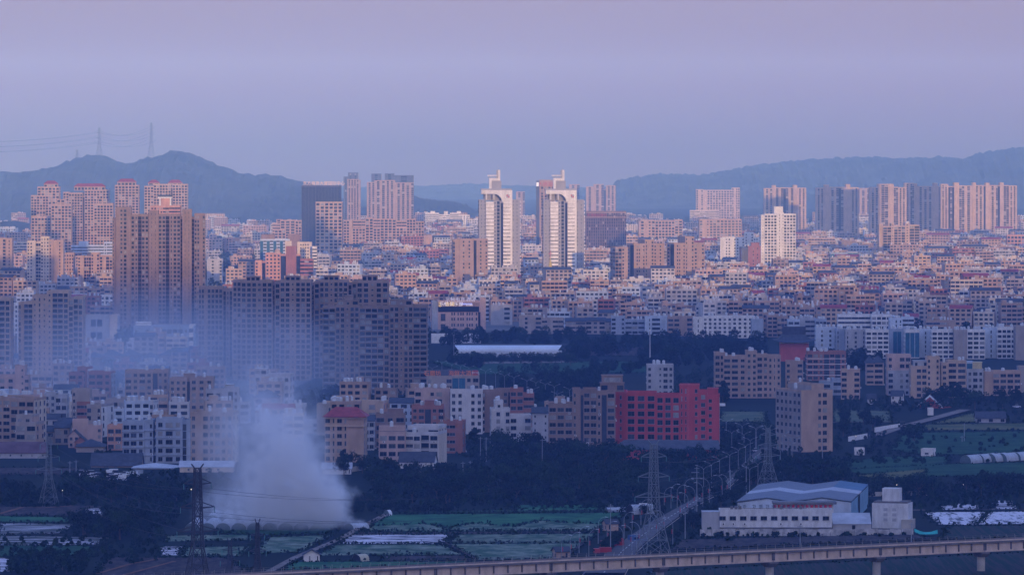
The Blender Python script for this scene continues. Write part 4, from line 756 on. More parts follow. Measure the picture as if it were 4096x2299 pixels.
# ------------------------------------------------------------------ ground, hills, fields, roads
def plane(name, pts, mat, z, kind='structure'):
    b = MB(); b.poly([(p[0], p[1], z) for p in pts], mat); o = b.build(name); o['kind'] = kind; return o
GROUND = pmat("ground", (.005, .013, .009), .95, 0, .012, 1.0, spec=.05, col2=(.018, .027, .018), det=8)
plane("ground", [(-6500, -4500), (6500, -4500), (6500, 13900), (-6500, 13900)], GROUND, 0.0)
TOWNG = pmat("town_ground", (.10, .10, .10), .95, 0, .02, 1.0, col2=(.20, .18, .16), spec=.1)
plane("ground", [gp(x, y) for x, y in ((-400, 1560), (1150, 1560), (1700, 1330), (2600, 1325), (4500, 1420), (4500, 925), (-400, 925))], TOWNG, .06)
HILLM = pmat("hill_green", (.020, .028, .024), .95, 0, .012, 1.0, col2=(.055, .058, .044), spec=.1, det=9)
def hill(name, prof, Y, depth, dx=7.0, seed=1, amp=11.0):
    r = random.Random(seed); s = F / Y
    xs = [((p[0] - 2048) / s, HC - (p[1] - HY) / s) for p in prof]
    n = int((xs[-1][0] - xs[0][0]) / dx); b = MB(); grid = []; nr = 26
    from mathutils import noise as mn
    for ri in range(nr + 1):
        t = -1 + 1.4 * ri / nr; u = 1 - abs(t) if t < 0 else 1 - t / .4 * .5
        k = (u * u * (3 - 2 * u)) if t < 0 else 1 - (t / .4) ** 2 * .6
        line = []; j = 0
        for i in range(n + 1):
            x = xs[0][0] + i * dx; y = Y + t * depth
            while j < len(xs) - 2 and x > xs[j + 1][0]: j += 1
            (xa, za), (xb, zb) = xs[j], xs[j + 1]; z = za + (zb - za) * min(1, max(0, (x - xa) / (xb - xa)))
            f = mn.fractal(Vector((x * .006, y * .004, seed * 7.3)), 1.0, 2.0, 5); g = mn.noise(Vector((x * .11, y * .05, seed * 3.1)))
            env = min(1.0, 5 * (1 - k) + .12) * min(1, k * 4)
            zz = z * max(0.0, min(1.0, k + .22 * f * env)) + amp * .5 * g * min(1, k * 4) + r.uniform(-.25, .25) * amp * min(1, k * 4)
            line.append((x, y + r.uniform(-4, 4), max(zz, -1) if ri else -1))
        grid.append(line)
    for a, c in zip(grid, grid[1:]):
        for i in range(n): b.poly([a[i], a[i + 1], c[i + 1], c[i]], HILLM)
    return struct(b.build(name, smooth=True))
hill("hill", [(-400, 760), (-150, 700), (0, 691), (100, 694), (190, 680), (290, 640), (375, 617), (420, 620), (470, 645), (520, 657), (570, 640), (590, 630), (640, 625), (700, 602), (760, 612), (830, 640), (880, 665), (960, 696), (1010, 708), (1060, 699), (1110, 704), (1180, 726), (1240, 738), (1320, 775), (1400, 812), (1500, 850), (1620, 905)], 9300, 700, seed=3)
hill("hill", [(1250, 960), (1400, 850), (1560, 800), (1640, 783), (1720, 800), (1830, 812), (1900, 838), (1960, 862), (2080, 900), (2300, 930)], 8900, 420, seed=5, amp=8)
hill("hill", [(1900, 905), (2150, 830), (2320, 790), (2420, 765), (2470, 726), (2550, 706), (2650, 696), (2740, 697), (2800, 700), (2870, 690), (3000, 666), (3140, 650), (3280, 639), (3440, 631), (3600, 633), (3740, 629), (3860, 637), (3900, 621), (3960, 606), (4096, 586), (4300, 578), (4700, 640)], 11500, 900, seed=8)
hill("hill", [(-900, 740), (600, 730), (1300, 752), (1900, 740), (2400, 752), (3200, 735), (5200, 745)], 13100, 600, dx=14, seed=9)
hill("hill", [(-700, 1010), (-200, 930), (60, 880), (150, 905), (260, 950), (420, 990)], 7600, 250, seed=12, amp=4)
# the ridge behind the camera whose evening shadow lies over the near plain
def ridge():
    te = math.tan(rad(SUN_EL)); sx, sy = math.sin(rad(SUN_AZ)), -math.cos(rad(SUN_AZ)); tz = 2200.0
    zr = 5 + (4080 * -sy + tz) * te; px_, py_ = -sy, sx; b = MB(); r = random.Random(4); grid = []
    for (t, k) in ((900, 0), (480, .45), (200, .82), (0, 1), (-300, .7), (-1000, 0)):
        line = []
        for i in range(-70, 71):
            w = i * 60.0; z = (zr + 6 * math.sin(i * .35) + 4 * math.sin(i * .9 + 1) + r.uniform(-1.5, 1.5)) * k - (1 if k == 0 else 0)
            cx, cy = sx * (tz - t), sy * (tz - t); line.append((cx + px_ * w, cy + py_ * w, z))
        grid.append(line)
    for a, c in zip(grid, grid[1:]):
        for i in range(140): b.poly([a[i], a[i + 1], c[i + 1], c[i]][::-1], HILLM)
    struct(b.build("hill"))
ridge()
def fieldmat(name, c1, c2, sx, sy, det=6, lo=.42, hi=.6, rot=0.0):
    if name in MATS: return MATS[name]
    m = pmat(name, c1, .95, 0, 1, 1, col2=c2, spec=.1, det=det); t = m.node_tree
    for n in t.nodes:
        if n.type == 'MAPPING': n.inputs["Scale"].default_value = (sx, sy, 1); n.inputs["Rotation"].default_value = (0, 0, rot)
        if n.type == 'VALTORGB': n.color_ramp.elements[0].position = lo; n.color_ramp.elements[1].position = hi
    return m
PADDY = fieldmat("paddy", (.012, .085, .036), (.040, .150, .060), .07, .06)
PMIX = fieldmat("paddy_mixed", (.030, .085, .040), (.27, .29, .21), .16, .10, lo=.40, hi=.72)
MULCH = fieldmat("plastic_mulch", (.06, .06, .06), (.66, .60, .62), .09, .34, lo=.42, hi=.53)
MULCHR = fieldmat("plastic_mulch_diagonal", (.05, .055, .05), (.66, .60, .62), .5, .10, lo=.38, hi=.50, rot=.5)
SPARSE = fieldmat("plastic_mulch_worn", (.05, .06, .04), (.48, .44, .46), .06, .30, lo=.46, hi=.58)
SOIL = fieldmat("soil", (.030, .024, .024), (.075, .055, .048), .4, .1)
EARTH = fieldmat("earth_red", (.16, .075, .04), (.24, .12, .07), .3, .3)
GREEN = fieldmat("green_crop", (.008, .048, .022), (.022, .080, .034), .1, .1)
MEADOW = fieldmat("meadow", (.07, .095, .05), (.12, .13, .07), .06, .06)
STRAW = fieldmat("straw_crop", (.06, .08, .03), (.14, .13, .045), .05, .05)
FURROW = fieldmat("furrow", (.006, .030, .016), (.040, .036, .030), .9, .03, lo=.45, hi=.55, rot=.35)
ROADM = fieldmat("road_asphalt", (.10, .09, .09), (.14, .125, .125), .05, .2)
PATHM = fieldmat("path_dirt", (.17, .14, .12), (.26, .21, .18), .2, .2)
zf = [.10]
EDGES = []
def field(pts, mat, name="field"):
    zf[0] += .012; EDGES.append(pts)
    return plane(name, [gp(*p) for p in pts], mat, zf[0])
for pts, m in (
    ([(1545, 2058), (2505, 2050), (2405, 2122), (1440, 2127)], PADDY), ([(1470, 2104), (1700, 2096), (1790, 2112), (1905, 2092), (2060, 2108), (2160, 2082), (2250, 2090), (2420, 2098), (2392, 2121), (1445, 2125)], PMIX),
    ([(1420, 2129), (2405, 2124), (2400, 2132), (1408, 2138)], SOIL), ([(1395, 2139), (1812, 2137), (1772, 2175), (1350, 2175)], MULCH), ([(1832, 2138), (2395, 2134), (2345, 2170), (1795, 2172)], PMIX),
    ([(1790, 2176), (2340, 2173), (2255, 2235), (1890, 2240)], PMIX), ([(1330, 2179), (1765, 2178), (1860, 2218), (1265, 2222)], PMIX), ([(1545, 2224), (1900, 2222), (1880, 2240), (1535, 2243)], SOIL), ([(1180, 2248), (1900, 2246), (1850, 2262), (1120, 2280)], PADDY),
    ([(1070, 2150), (1330, 2140), (1200, 2208), (1010, 2215)], PMIX), ([(900, 2085), (1400, 2080), (1330, 2132), (1050, 2140), (860, 2130)], GREEN), ([(1500, 2052), (2450, 2030), (2440, 2044), (1540, 2054)], GREEN), ([(2060, 2022), (2420, 2020), (2400, 2044), (2060, 2046)], PADDY),
    ([(640, 2188), (745, 2186), (716, 2222), (640, 2222)], MULCH), ([(0, 2094), (310, 2098), (235, 2134), (-20, 2140)], SPARSE), ([(-20, 2144), (440, 2150), (390, 2180), (-20, 2182)], SPARSE), ([(-20, 2066), (330, 2072), (300, 2090), (-20, 2088)], PADDY),
    ([(-20, 2232), (62, 2236), (72, 2284), (-20, 2290)], MULCH), ([(660, 2145), (1000, 2140), (1010, 2160), (660, 2168)], PMIX), ([(740, 2190), (1000, 2188), (960, 2225), (725, 2225)], PMIX), ([(420, 2232), (900, 2232), (1010, 2296), (380, 2330)], SOIL),
    ([(-20, 2184), (380, 2186), (370, 2226), (-20, 2228)], GREEN), ([(-20, 2030), (420, 2024), (420, 2062), (-20, 2064)], SOIL), ([(340, 2036), (420, 2036), (410, 2066), (330, 2066)], MULCH), ([(-20, 1872), (330, 1875), (260, 1900), (-20, 1900)], SOIL),
    ([(3700, 2052), (3942, 2050), (3902, 2103), (3755, 2100)], MULCHR), ([(3962, 2050), (4150, 2048), (4150, 2098), (3915, 2100)], MULCHR), ([(3770, 2012), (3912, 2024), (3914, 2040), (3762, 2042)], MULCH), ([(3968, 2006), (4055, 2004), (4066, 2039), (3966, 2040)], MULCH),
    ([(3800, 2108), (4150, 2104), (4150, 2154), (3760, 2160)], FURROW), ([(2720, 2162), (3650, 2140), (3730, 2158), (2690, 2200)], SOIL), ([(2600, 2290), (4150, 2210), (4150, 2400), (2600, 2400)], FURROW),
    ([(3330, 1885), (3700, 1862), (4150, 1852), (4150, 1908), (3560, 1905)], GREEN), ([(3240, 1862), (3560, 1830), (3800, 1830), (3780, 1862), (3330, 1882)], GREEN), ([(3420, 1905), (3700, 1880), (3700, 1895), (3560, 1925)], STRAW), ([(3330, 1640), (3560, 1648), (3562, 1692), (3330, 1692)], MEADOW), ([(3730, 1697), (3900, 1652), (3912, 1690)], STRAW),
    ([(3700, 1702), (4150, 1696), (4150, 1722), (3690, 1724)], STRAW), ([(3620, 1735), (4150, 1728), (4150, 1815), (3700, 1822), (3560, 1800)], GREEN), ([(2890, 1650), (3060, 1650), (3060, 1690), (2880, 1690)], MEADOW), ([(1720, 1448), (2590, 1450), (2600, 1492), (1900, 1500)], GREEN), ([(2250, 1395), (2620, 1392), (2620, 1425), (2260, 1425)], SOIL),
    ([(1815, 1452), (2310, 1446), (2310, 1453), (1815, 1460)], PATHM)): field(pts, m)
def strip(pts, w, mat, name="path", extra=0):
    """a strip of ground width w along photo points"""
    zf[0] += .012; g = [gp(*p) for p in pts]; b = MB(); L = []; Rr = []
    for i, p in enumerate(g):
        d = (g[min(i + 1, len(g) - 1)] - g[max(i - 1, 0)]); d.z = 0; d.normalize(); n = Vector((-d.y, d.x, 0)); L.append(p + n * w / 2); Rr.append(p - n * w / 2)
    for i in range(len(g) - 1): b.poly([(*Rr[i][:2], zf[0]), (*Rr[i + 1][:2], zf[0]), (*L[i + 1][:2], zf[0]), (*L[i][:2], zf[0])], mat)
    o = struct(b.build(name)); return g
strip([(1545, 2062), (1480, 2095), (1350, 2165), (1180, 2235), (1060, 2300)], 2.6, PATHM)
strip([(-10, 2062), (90, 2034), (180, 2036), (290, 2028)], 2.0, EARTH); strip([(390, 2300), (520, 2262), (640, 2240)], 1.4, EARTH); strip([(480, 2310), (620, 2272), (700, 2250)], 1.4, EARTH)
strip([(3500, 1748), (3600, 1712), (3720, 1681), (3862, 1642)], 6, PATHM); strip([(3330, 1693), (3620, 1691)], 2, PATHM); strip([(1560, 1920), (1700, 1890), (1800, 1870)], 3, PATHM)
strip([(1720, 1378), (2080, 1380), (2500, 1384)], 9, ROADM, "road"); strip([(3820, 2044), (4150, 2043)], 2, SOIL); strip([(3560, 2047), (3700, 2046)], 3, PATHM)
for pts in ([(1795, 2174), (2340, 2171)], [(1290, 2204), (1850, 2203)], [(1830, 2160), (2360, 2158)], [(1540, 2052), (2500, 2047)], [(-10, 2091), (310, 2095)], [(-10, 2142), (430, 2147)], [(1780, 2176), (1900, 2242)], [(2345, 2170), (2250, 2240)], [(3590, 1856), (4150, 1851)]): strip(pts, 1.0, SOIL)
# the avenue, with its worn centre line
RL = [(2330, 2300), (2427, 2220), (2500, 2166), (2599, 2098), (2752, 2015), (2827, 1965), (2901, 1932), (2955, 1880), (3000, 1832), (3045, 1796)]
RRt = [(2500, 2300), (2549, 2207), (2600, 2160), (2661, 2114), (2760, 2040), (2835, 1998), (2897, 1969), (2985, 1890), (3040, 1840), (3095, 1796)]
def avenue():
    zf[0] += .03; b = MB(); z = zf[0]
    for i in range(len(RL) - 1):
        q = [gp(*RL[i]), gp(*RRt[i]), gp(*RRt[i + 1]), gp(*RL[i + 1])]; b.poly([(p.x, p.y, z) for p in q], ROADM)
    struct(b.build("road")); b = MB(); z += .02; wm = pmat("road_paint", (.6, .58, .52), .8, .2, 1)
    kb = MB()
    for i in range(len(RL) - 1):
        a0, a1 = gp(*RL[i]), gp(*RRt[i]); c0, c1 = gp(*RL[i + 1]), gp(*RRt[i + 1]); m0, m1 = (a0 + a1) / 2, (c0 + c1) / 2; n = max(1, int((m1 - m0).length / 9)); sd = (m1 - m0).normalized().cross(Vector((0, 0, 1))) * .14
        for j in range(n):
            p, q = m0.lerp(m1, (j + .1) / n), m0.lerp(m1, (j + .6) / n); b.poly([(p.x - sd.x, p.y - sd.y, z), (p.x + sd.x, p.y + sd.y, z), (q.x + sd.x, q.y + sd.y, z), (q.x - sd.x, q.y - sd.y, z)], wm)
        for e0, e1 in ((a0, c0), (a1, c1)): kb.bar((e0.x, e0.y, .28), (e1.x, e1.y, .28), .16, CONC)
    struct(b.build("road_marking")); struct(kb.build("kerb"))
avenue()
# ------------------------------------------------------------------ the old town: small houses in rows
PAL = [('tan2', "brown"), ('greytan', "mauve"), ('tan2', "brown"), ('khaki', "khaki"), ('tan', "tan"), ('tan2', "brown"), ('pink', "pink"), ('cream', "cream"), ('pale', "ashen"), ('grey', "grey"), ('lightblue', "pale blue"), ('brick', "brick"), ('tan3', "sandy"), ('greytan', "mauve"), ('grey', "grey"), ('tan', "tan")]
def town(n_town=225):
    r = random.Random(21); cand = []
    Y = 3560.0
    while Y < 8350:
        s = F / Y; X = (-60 - 2048) / s
        while X < (4160 - 2048) / s:
            w = r.uniform(9, 19) * (1.0 if Y < 5200 else 1.4); x0, x1 = X, X + w; X += w + r.choice((.6, 1.2, 2.5, 5))
            y = Y + r.uniform(-7, 7); xc = (x0 + x1) / 2; px, yb = px_of((xc, y, 0))
            dens = .93
            if px < 1300: dens = .55 if yb < 1180 else 0.25
            if 800 < px < 1150 and 1020 < yb < 1200: dens = .08
            if 1700 < px < 2100 and yb > 1290: dens = 0
            if yb < 960: dens *= .5
            if px < 2750 and yb > 1325: dens = 0
            if 1300 < px < 2000 and yb > 1260: dens *= .6
            if r.random() > dens: continue
            d = r.uniform(9, 13)
            if any(x1 > a and x0 < c and y + d > e and y < f for a, c, e, f in RECTS): continue
            st = r.choice((3, 3, 4, 4, 5, 5, 6)); big = r.random() < .05; st, w, x1 = (r.choice((7, 8)), w + 7, x1 + 7) if big else (st, w, x1); xc = (x0 + x1) / 2; X = max(X, x1 + .6); cand.append((yb, px, xc, y, w, d, st, r.choice(PAL), r.random(), r.uniform(-16, 16), r.randrange(1 << 20)))
        Y += 44 if Y < 4600 else (70 if Y < 6000 else 110)
    cand.sort(key=lambda c: -c[0] + (900 if c[1] < -20 or c[1] > 4110 else 0))
    vil = []; rows = [1432, 1450, 1470, 1492, 1520, 1548, 1575, 1602, 1630, 1660, 1690, 1718, 1748, 1775]
    for yb0 in rows:
        px = -40 + r.uniform(0, 30)
        while px < 2250:
            s = sca(yb0); y = F / s + r.uniform(-5, 5); w = r.uniform(9, 15); xc = (px - 2048) / s + w / 2; px += (w + r.choice((.8, 1.5, 3))) * s
            d = r.uniform(8, 11); yy = yb0 + r.uniform(-3, 3)
            if (px > 1160 and yb0 < 1640) or (px > 1950 and yb0 < 1700) or (px < 900 and yb0 > 1750) or (px > 1500 and yb0 > 1740): continue
            if any(xc + w / 2 > a + 1 and xc - w / 2 < c - 1 and y + d > e + 1 and y < f for a, c, e, f in RECTS): continue
            vil.append((yy, px, xc, y, w, d, r.choice((3, 3, 4, 4, 5)), r.choice(PAL), r.random(), r.uniform(-10, 10), r.randrange(1 << 20)))
    r.shuffle(vil); vil = vil[:72]; nv = len(vil); cand = vil + cand
    rest = MB()
    def parts(b, rb, gl, w, d, st, wm, q, rr, m=None):
        T = m or (lambda p: p); h = st * 3.1; n = max(2, int(w / 3.3))
        def bx(bb, x0, x1, y0, y1, z0, z1, mat):
            P = [(x0, y0), (x1, y0), (x1, y1), (x0, y1)]; bb.hexa([T((a, c, z0)) for a, c in P], [T((a, c, z1)) for a, c in P], mat)
        x0, x1 = -w / 2, w / 2; bx(b, x0, x1, 0, d, 0, h, wm)
        for f in range(st):
            for i in range(n):
                u = x0 + (i + .5) * w / n; ww = w / n * (.32 if q < .7 else .42); z = f * 3.1 + .9
                gl.poly([T((u - ww, -.06, z)), T((u + ww, -.06, z)), T((u + ww, -.06, z + 1.6)), T((u - ww, -.06, z + 1.6))], pick_glass(rr))
        if q < .17:
            for sg in (0, 1):
                ya = -.5 if sg == 0 else d + .5; rb.poly([T((x0 - .4, ya, h)), T((x1 + .4, ya, h)), T((x1 + .4, d / 2, h + 2.4)), T((x0 - .4, d / 2, h + 2.4))][::1 if sg == 0 else -1], TILE if q < .12 else TILER)
            b.poly([T((x0, d, h)), T((x0, 0, h)), T((x0, d / 2, h + 2.2))], wm); b.poly([T((x1, 0, h)), T((x1, d, h)), T((x1, d / 2, h + 2.2))], wm)
            return "gabled"
        rm = ROOFG if q < .88 else ROOFL
        bx(rb, x0 - .1, x1 + .1, -.1, .2, h - .3, h + .9, wm); bx(rb, x0 - .1, x0 + .2, .21, d, h - .3, h + .9, wm); bx(rb, x1 - .2, x1 + .1, .21, d, h - .3, h + .9, wm)
        rb.poly([T((x0, 0, h + .02)), T((x1, 0, h + .02)), T((x1, d, h + .02)), T((x0, d, h + .02))], rm)
        a = rr.uniform(x0 + .5, x1 - 4.5); bx(rb, a, a + rr.uniform(3, 4.5), 2.5, 7, h + .03, h + 3, wm)
        return "flat"
    for i, (yb, px, xc, y, w, d, st, (pal, nm), q, yaw, sd) in enumerate(cand):
        rr = random.Random(sd); wm = W(pal); h = st * 3.1; nt_ = rr.choice((2, 3, 4, 5))
        if i < n_town + nv:
            root = link("village_house" if i < nv else "town_house", None, None, (xc, y, 0), rad(yaw)); b, rb, gl = MB(), MB(), MB()
            kind = parts(b, rb, gl, w, d, st, wm, q, rr); b.build("wall", root); rb.build("roof", root); stuff(gl.build("window", root))
            if kind == "flat":
                for t in range(nt_): link("water_tank", tank_mesh(rr.randrange(3)), root, (rr.uniform(-w / 2 + .9, w / 2 - .9), rr.uniform(1, 3.5), h + .05))
                ft = "with %s tanks" % {2: "two", 3: "three", 4: "four", 5: "five"}[nt_]
            else: ft = "with %s gable" % ("dark" if q < .12 else "red")
            auto(root, "%s %s storey house %s" % (nm, {3: "three", 4: "four", 5: "five", 6: "six", 7: "seven", 8: "eight"}[st], ft), 'village house' if i < nv else 'town house', px, yb - h * F / y, "small village houses filling the shaded quarter" if i < nv else "small houses packed in the old town")
        else:
            ca, sa = math.cos(rad(yaw)), math.sin(rad(yaw)); T = lambda p: (xc + p[0] * ca - p[1] * sa, y + p[0] * sa + p[1] * ca, p[2])
            k = parts(rest, rest, rest, w, d, st, wm, q, rr, T)
            if k == "flat":
                for t in range(nt_):
                    p = T((rr.uniform(-w / 2 + .9, w / 2 - .9), rr.uniform(1, 4), 0)); rest.cyl((p[0], p[1]), .7, .7, h + .6, h + 2.6, STEEL, 5)
    o = stuff(rest.build("distant_houses")); tag(o, "packed small houses of the far old town, pale walls with glinting roof tanks", 'houses')
# ------------------------------------------------------------------ trees
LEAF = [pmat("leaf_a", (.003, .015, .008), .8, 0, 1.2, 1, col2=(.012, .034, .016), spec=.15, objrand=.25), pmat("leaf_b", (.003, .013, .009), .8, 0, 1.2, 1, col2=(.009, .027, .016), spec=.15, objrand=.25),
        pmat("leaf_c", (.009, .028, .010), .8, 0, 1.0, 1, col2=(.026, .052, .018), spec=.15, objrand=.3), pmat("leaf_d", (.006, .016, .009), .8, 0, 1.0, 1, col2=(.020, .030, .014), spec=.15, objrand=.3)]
BARK = pmat("bark", (.10, .075, .055), .95, .3, 1)
def leafquad(b, p, sz, r, mat):
    n = Vector((r.gauss(0, 1), r.gauss(0, 1), r.gauss(0, 1) + .5)).normalized(); u = n.orthogonal().normalized(); v = n.cross(u); a = r.uniform(0, 6.3)
    u, v = (u * math.cos(a) + v * math.sin(a)) * sz, (v * math.cos(a) - u * math.sin(a)) * sz * .75
    b.poly([p - u * .5 - v * .5, p + u * .5 - v * .35, p + u * .4 + v * .5, p - u * .35 + v * .4], mat)
def crown_pts(r, kind, n):
    lobes = []
    if kind == 0: lobes = [((r.uniform(-.28, .28), r.uniform(-.28, .28), r.uniform(.45, .78)), r.uniform(.17, .28)) for _ in range(9)]
    elif kind == 1: lobes = [((r.uniform(-.42, .42), r.uniform(-.42, .42), r.uniform(.5, .75)), r.uniform(.14, .24)) for _ in range(11)]
    elif kind == 2: lobes = [((r.uniform(-.13, .13), r.uniform(-.13, .13), z), .23 * (1.15 - z)) for z in (.3, .42, .5, .6, .7, .8, .88)]
    else: lobes = [((r.uniform(-.24, .24), r.uniform(-.24, .24), r.uniform(.2, .8)), r.uniform(.14, .22)) for _ in range(10)]
    out = []
    for _ in range(n):
        (cx, cy, cz), rr = r.choice(lobes); d = Vector((r.gauss(0, 1), r.gauss(0, 1), r.gauss(0, 1))).normalized() * rr * r.uniform(.55, 1.08)
        out.append(Vector((cx, cy, max(.14, cz))) + d * 1.0)
    return out, lobes
TREES = []
for tk in range(8):
    r = random.Random(100 + tk); kind = tk % 4; Ht = 8.0; b = MB(); pts, lobes = crown_pts(r, kind, 900)
    for p in pts: leafquad(b, p * Ht, r.uniform(.35, .75), r, LEAF[(tk * 3 + (p.z > .62) * 2) % 4] if r.random() < .8 else LEAF[2])
    o = b.build("crown"); cm = o.data; bpy.data.objects.remove(o)
    b = MB(); b.bar((0, 0, -.1), (.1, .05, .42 * Ht), .26, BARK, 6, .14)
    for (c, rr) in lobes[:6]: b.bar((.08, .04, .3 * Ht), (c[0] * Ht, c[1] * Ht, c[2] * Ht), .10, BARK, 4, .03)
    o = b.build("trunk"); tm = o.data; bpy.data.objects.remove(o); TREES.append((tm, cm))
KIND = ["round crowned", "spreading", "slender pointed", "bushy"]
def in_poly(px, py):
    for i in range(len(RL) - 1):
        y0, y1 = RL[i][1], RL[i + 1][1]
        if y1 <= py <= y0:
            t = (y0 - py) / (y0 - y1); a = RL[i][0] + t * (RL[i + 1][0] - RL[i][0]); c = RRt[i][0] + t * (RRt[i + 1][0] - RRt[i][0]); return a - 12 < px < c + 12
    return False
def tree(px, py, h, tk, group, r):
    root = link("tree", None, None, gp(px, py), r.uniform(0, 6.28)); sc_ = h / 8.0; root.scale = (sc_ * r.uniform(.9, 1.25), sc_ * r.uniform(.9, 1.25), sc_)
    link("trunk", TREES[tk][0], root); link("crown", TREES[tk][1], root)
    auto(root, ("tall " if h > 9 else "low " if h < 6.3 else "dark ") + KIND[tk % 4] + " tree", 'tree', px, py - h * sca(py) * .6, group)
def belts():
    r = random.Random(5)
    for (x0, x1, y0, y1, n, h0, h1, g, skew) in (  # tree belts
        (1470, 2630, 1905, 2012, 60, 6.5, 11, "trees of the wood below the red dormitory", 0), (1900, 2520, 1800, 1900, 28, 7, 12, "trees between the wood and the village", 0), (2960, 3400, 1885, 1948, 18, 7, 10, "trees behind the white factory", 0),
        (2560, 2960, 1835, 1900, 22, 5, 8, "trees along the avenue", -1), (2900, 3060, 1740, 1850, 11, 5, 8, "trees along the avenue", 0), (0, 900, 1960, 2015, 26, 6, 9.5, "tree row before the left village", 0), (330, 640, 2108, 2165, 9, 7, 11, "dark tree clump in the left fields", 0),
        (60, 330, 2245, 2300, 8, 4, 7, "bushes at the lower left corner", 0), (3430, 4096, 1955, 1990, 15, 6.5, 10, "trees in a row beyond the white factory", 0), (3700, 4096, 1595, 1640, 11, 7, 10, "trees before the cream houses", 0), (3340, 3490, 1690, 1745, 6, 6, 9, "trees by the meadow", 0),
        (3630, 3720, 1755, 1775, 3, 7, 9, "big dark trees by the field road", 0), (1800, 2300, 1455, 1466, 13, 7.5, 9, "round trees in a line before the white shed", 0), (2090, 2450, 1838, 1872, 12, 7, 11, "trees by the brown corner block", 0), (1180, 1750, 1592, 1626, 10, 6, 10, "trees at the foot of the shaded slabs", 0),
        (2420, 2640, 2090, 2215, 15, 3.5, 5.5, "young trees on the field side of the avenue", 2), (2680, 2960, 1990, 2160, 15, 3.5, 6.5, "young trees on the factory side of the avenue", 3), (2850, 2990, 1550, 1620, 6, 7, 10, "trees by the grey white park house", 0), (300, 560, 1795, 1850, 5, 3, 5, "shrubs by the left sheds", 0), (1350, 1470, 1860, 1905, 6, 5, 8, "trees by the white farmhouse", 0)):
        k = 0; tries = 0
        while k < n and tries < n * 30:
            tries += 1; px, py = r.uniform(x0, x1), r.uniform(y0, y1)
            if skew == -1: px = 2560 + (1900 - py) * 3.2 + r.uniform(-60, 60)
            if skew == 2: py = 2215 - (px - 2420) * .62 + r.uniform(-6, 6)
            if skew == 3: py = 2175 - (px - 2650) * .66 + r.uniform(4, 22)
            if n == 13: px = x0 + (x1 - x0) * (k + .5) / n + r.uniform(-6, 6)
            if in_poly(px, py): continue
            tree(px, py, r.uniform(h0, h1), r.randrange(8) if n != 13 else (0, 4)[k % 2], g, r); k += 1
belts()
for l in (("the smoke", 1130, 1900), ("the avenue", 2700, 2060), ("the white factory", 3100, 2050), ("the right greenhouses", 3950, 1840), ("the left fields", 200, 2120), ("the park lawn", 2200, 1470), ("the left pylon", 195, 1880), ("the wood below the red dormitory", 2100, 1950), ("the viaduct", 2700, 2250), ("the tree belt by the park", 2700, 1400)): LAND.append(l)
def leafmass(name, label, areas, n, sz, h0, h1, seed, cat='wood', step=None):
    r = random.Random(seed); b = MB()
    for (x0, x1, y0, y1, k, hh) in areas:
        for _ in range(k):
            px, py = r.uniform(x0, x1), r.uniform(y0, y1)
            if in_poly(px, py): continue
            c = gp(px, py); h = r.uniform(h0, h1) * hh; w = h * r.uniform(.5, .75); m = LEAF[r.choice((0, 0, 1, 1, 2, 3))]
            for _ in range(n):
                d = Vector((r.gauss(0, 1), r.gauss(0, 1), r.gauss(0, 1))).normalized() * r.uniform(.6, 1.05)
                leafquad(b, Vector((c.x + d.x * w * .6, c.y + d.y * w * .6, max(.1, h * .55 + d.z * h * .45))), sz * r.uniform(.7, 1.3), r, m)
    o = stuff(b.build(name)); return tag(o, label, cat)
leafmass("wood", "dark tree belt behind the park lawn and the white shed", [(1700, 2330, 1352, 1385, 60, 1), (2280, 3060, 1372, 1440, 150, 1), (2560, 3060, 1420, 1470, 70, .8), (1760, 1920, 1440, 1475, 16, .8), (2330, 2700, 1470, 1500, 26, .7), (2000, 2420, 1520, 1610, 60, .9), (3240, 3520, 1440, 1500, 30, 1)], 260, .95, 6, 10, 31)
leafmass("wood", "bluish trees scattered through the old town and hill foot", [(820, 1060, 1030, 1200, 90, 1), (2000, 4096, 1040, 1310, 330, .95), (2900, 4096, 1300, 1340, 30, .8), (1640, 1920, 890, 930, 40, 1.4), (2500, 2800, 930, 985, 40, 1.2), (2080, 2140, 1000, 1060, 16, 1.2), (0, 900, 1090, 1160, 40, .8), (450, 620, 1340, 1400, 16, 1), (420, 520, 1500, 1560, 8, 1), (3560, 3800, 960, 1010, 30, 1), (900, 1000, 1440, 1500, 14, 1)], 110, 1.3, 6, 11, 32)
leafmass("wood", "dense dark undergrowth filling the woods between the trees", [(1480, 2600, 1915, 2010, 210, 1), (1880, 2540, 1800, 1915, 130, 1), (2960, 3400, 1870, 1945, 70, 1), (2560, 2960, 1800, 1905, 90, 1), (2480, 2760, 1960, 2060, 30, .8), (2700, 2900, 1900, 2000, 40, .9), (2900, 3100, 1720, 1850, 50, 1), (0, 920, 1955, 2012, 120, .9), (300, 650, 2095, 2160, 60, 1.1), (40, 330, 2245, 2300, 40, .8), (3420, 4096, 1950, 1990, 70, 1), (2060, 2460, 1835, 1880, 50, 1.1), (1180, 1760, 1590, 1630, 60, 1.1), (3680, 4096, 1590, 1640, 50, 1.2), (2000, 2420, 1480, 1620, 120, 1), (2700, 2900, 1500, 1620, 40, 1)], 75, .8, 3.5, 6.5, 35)
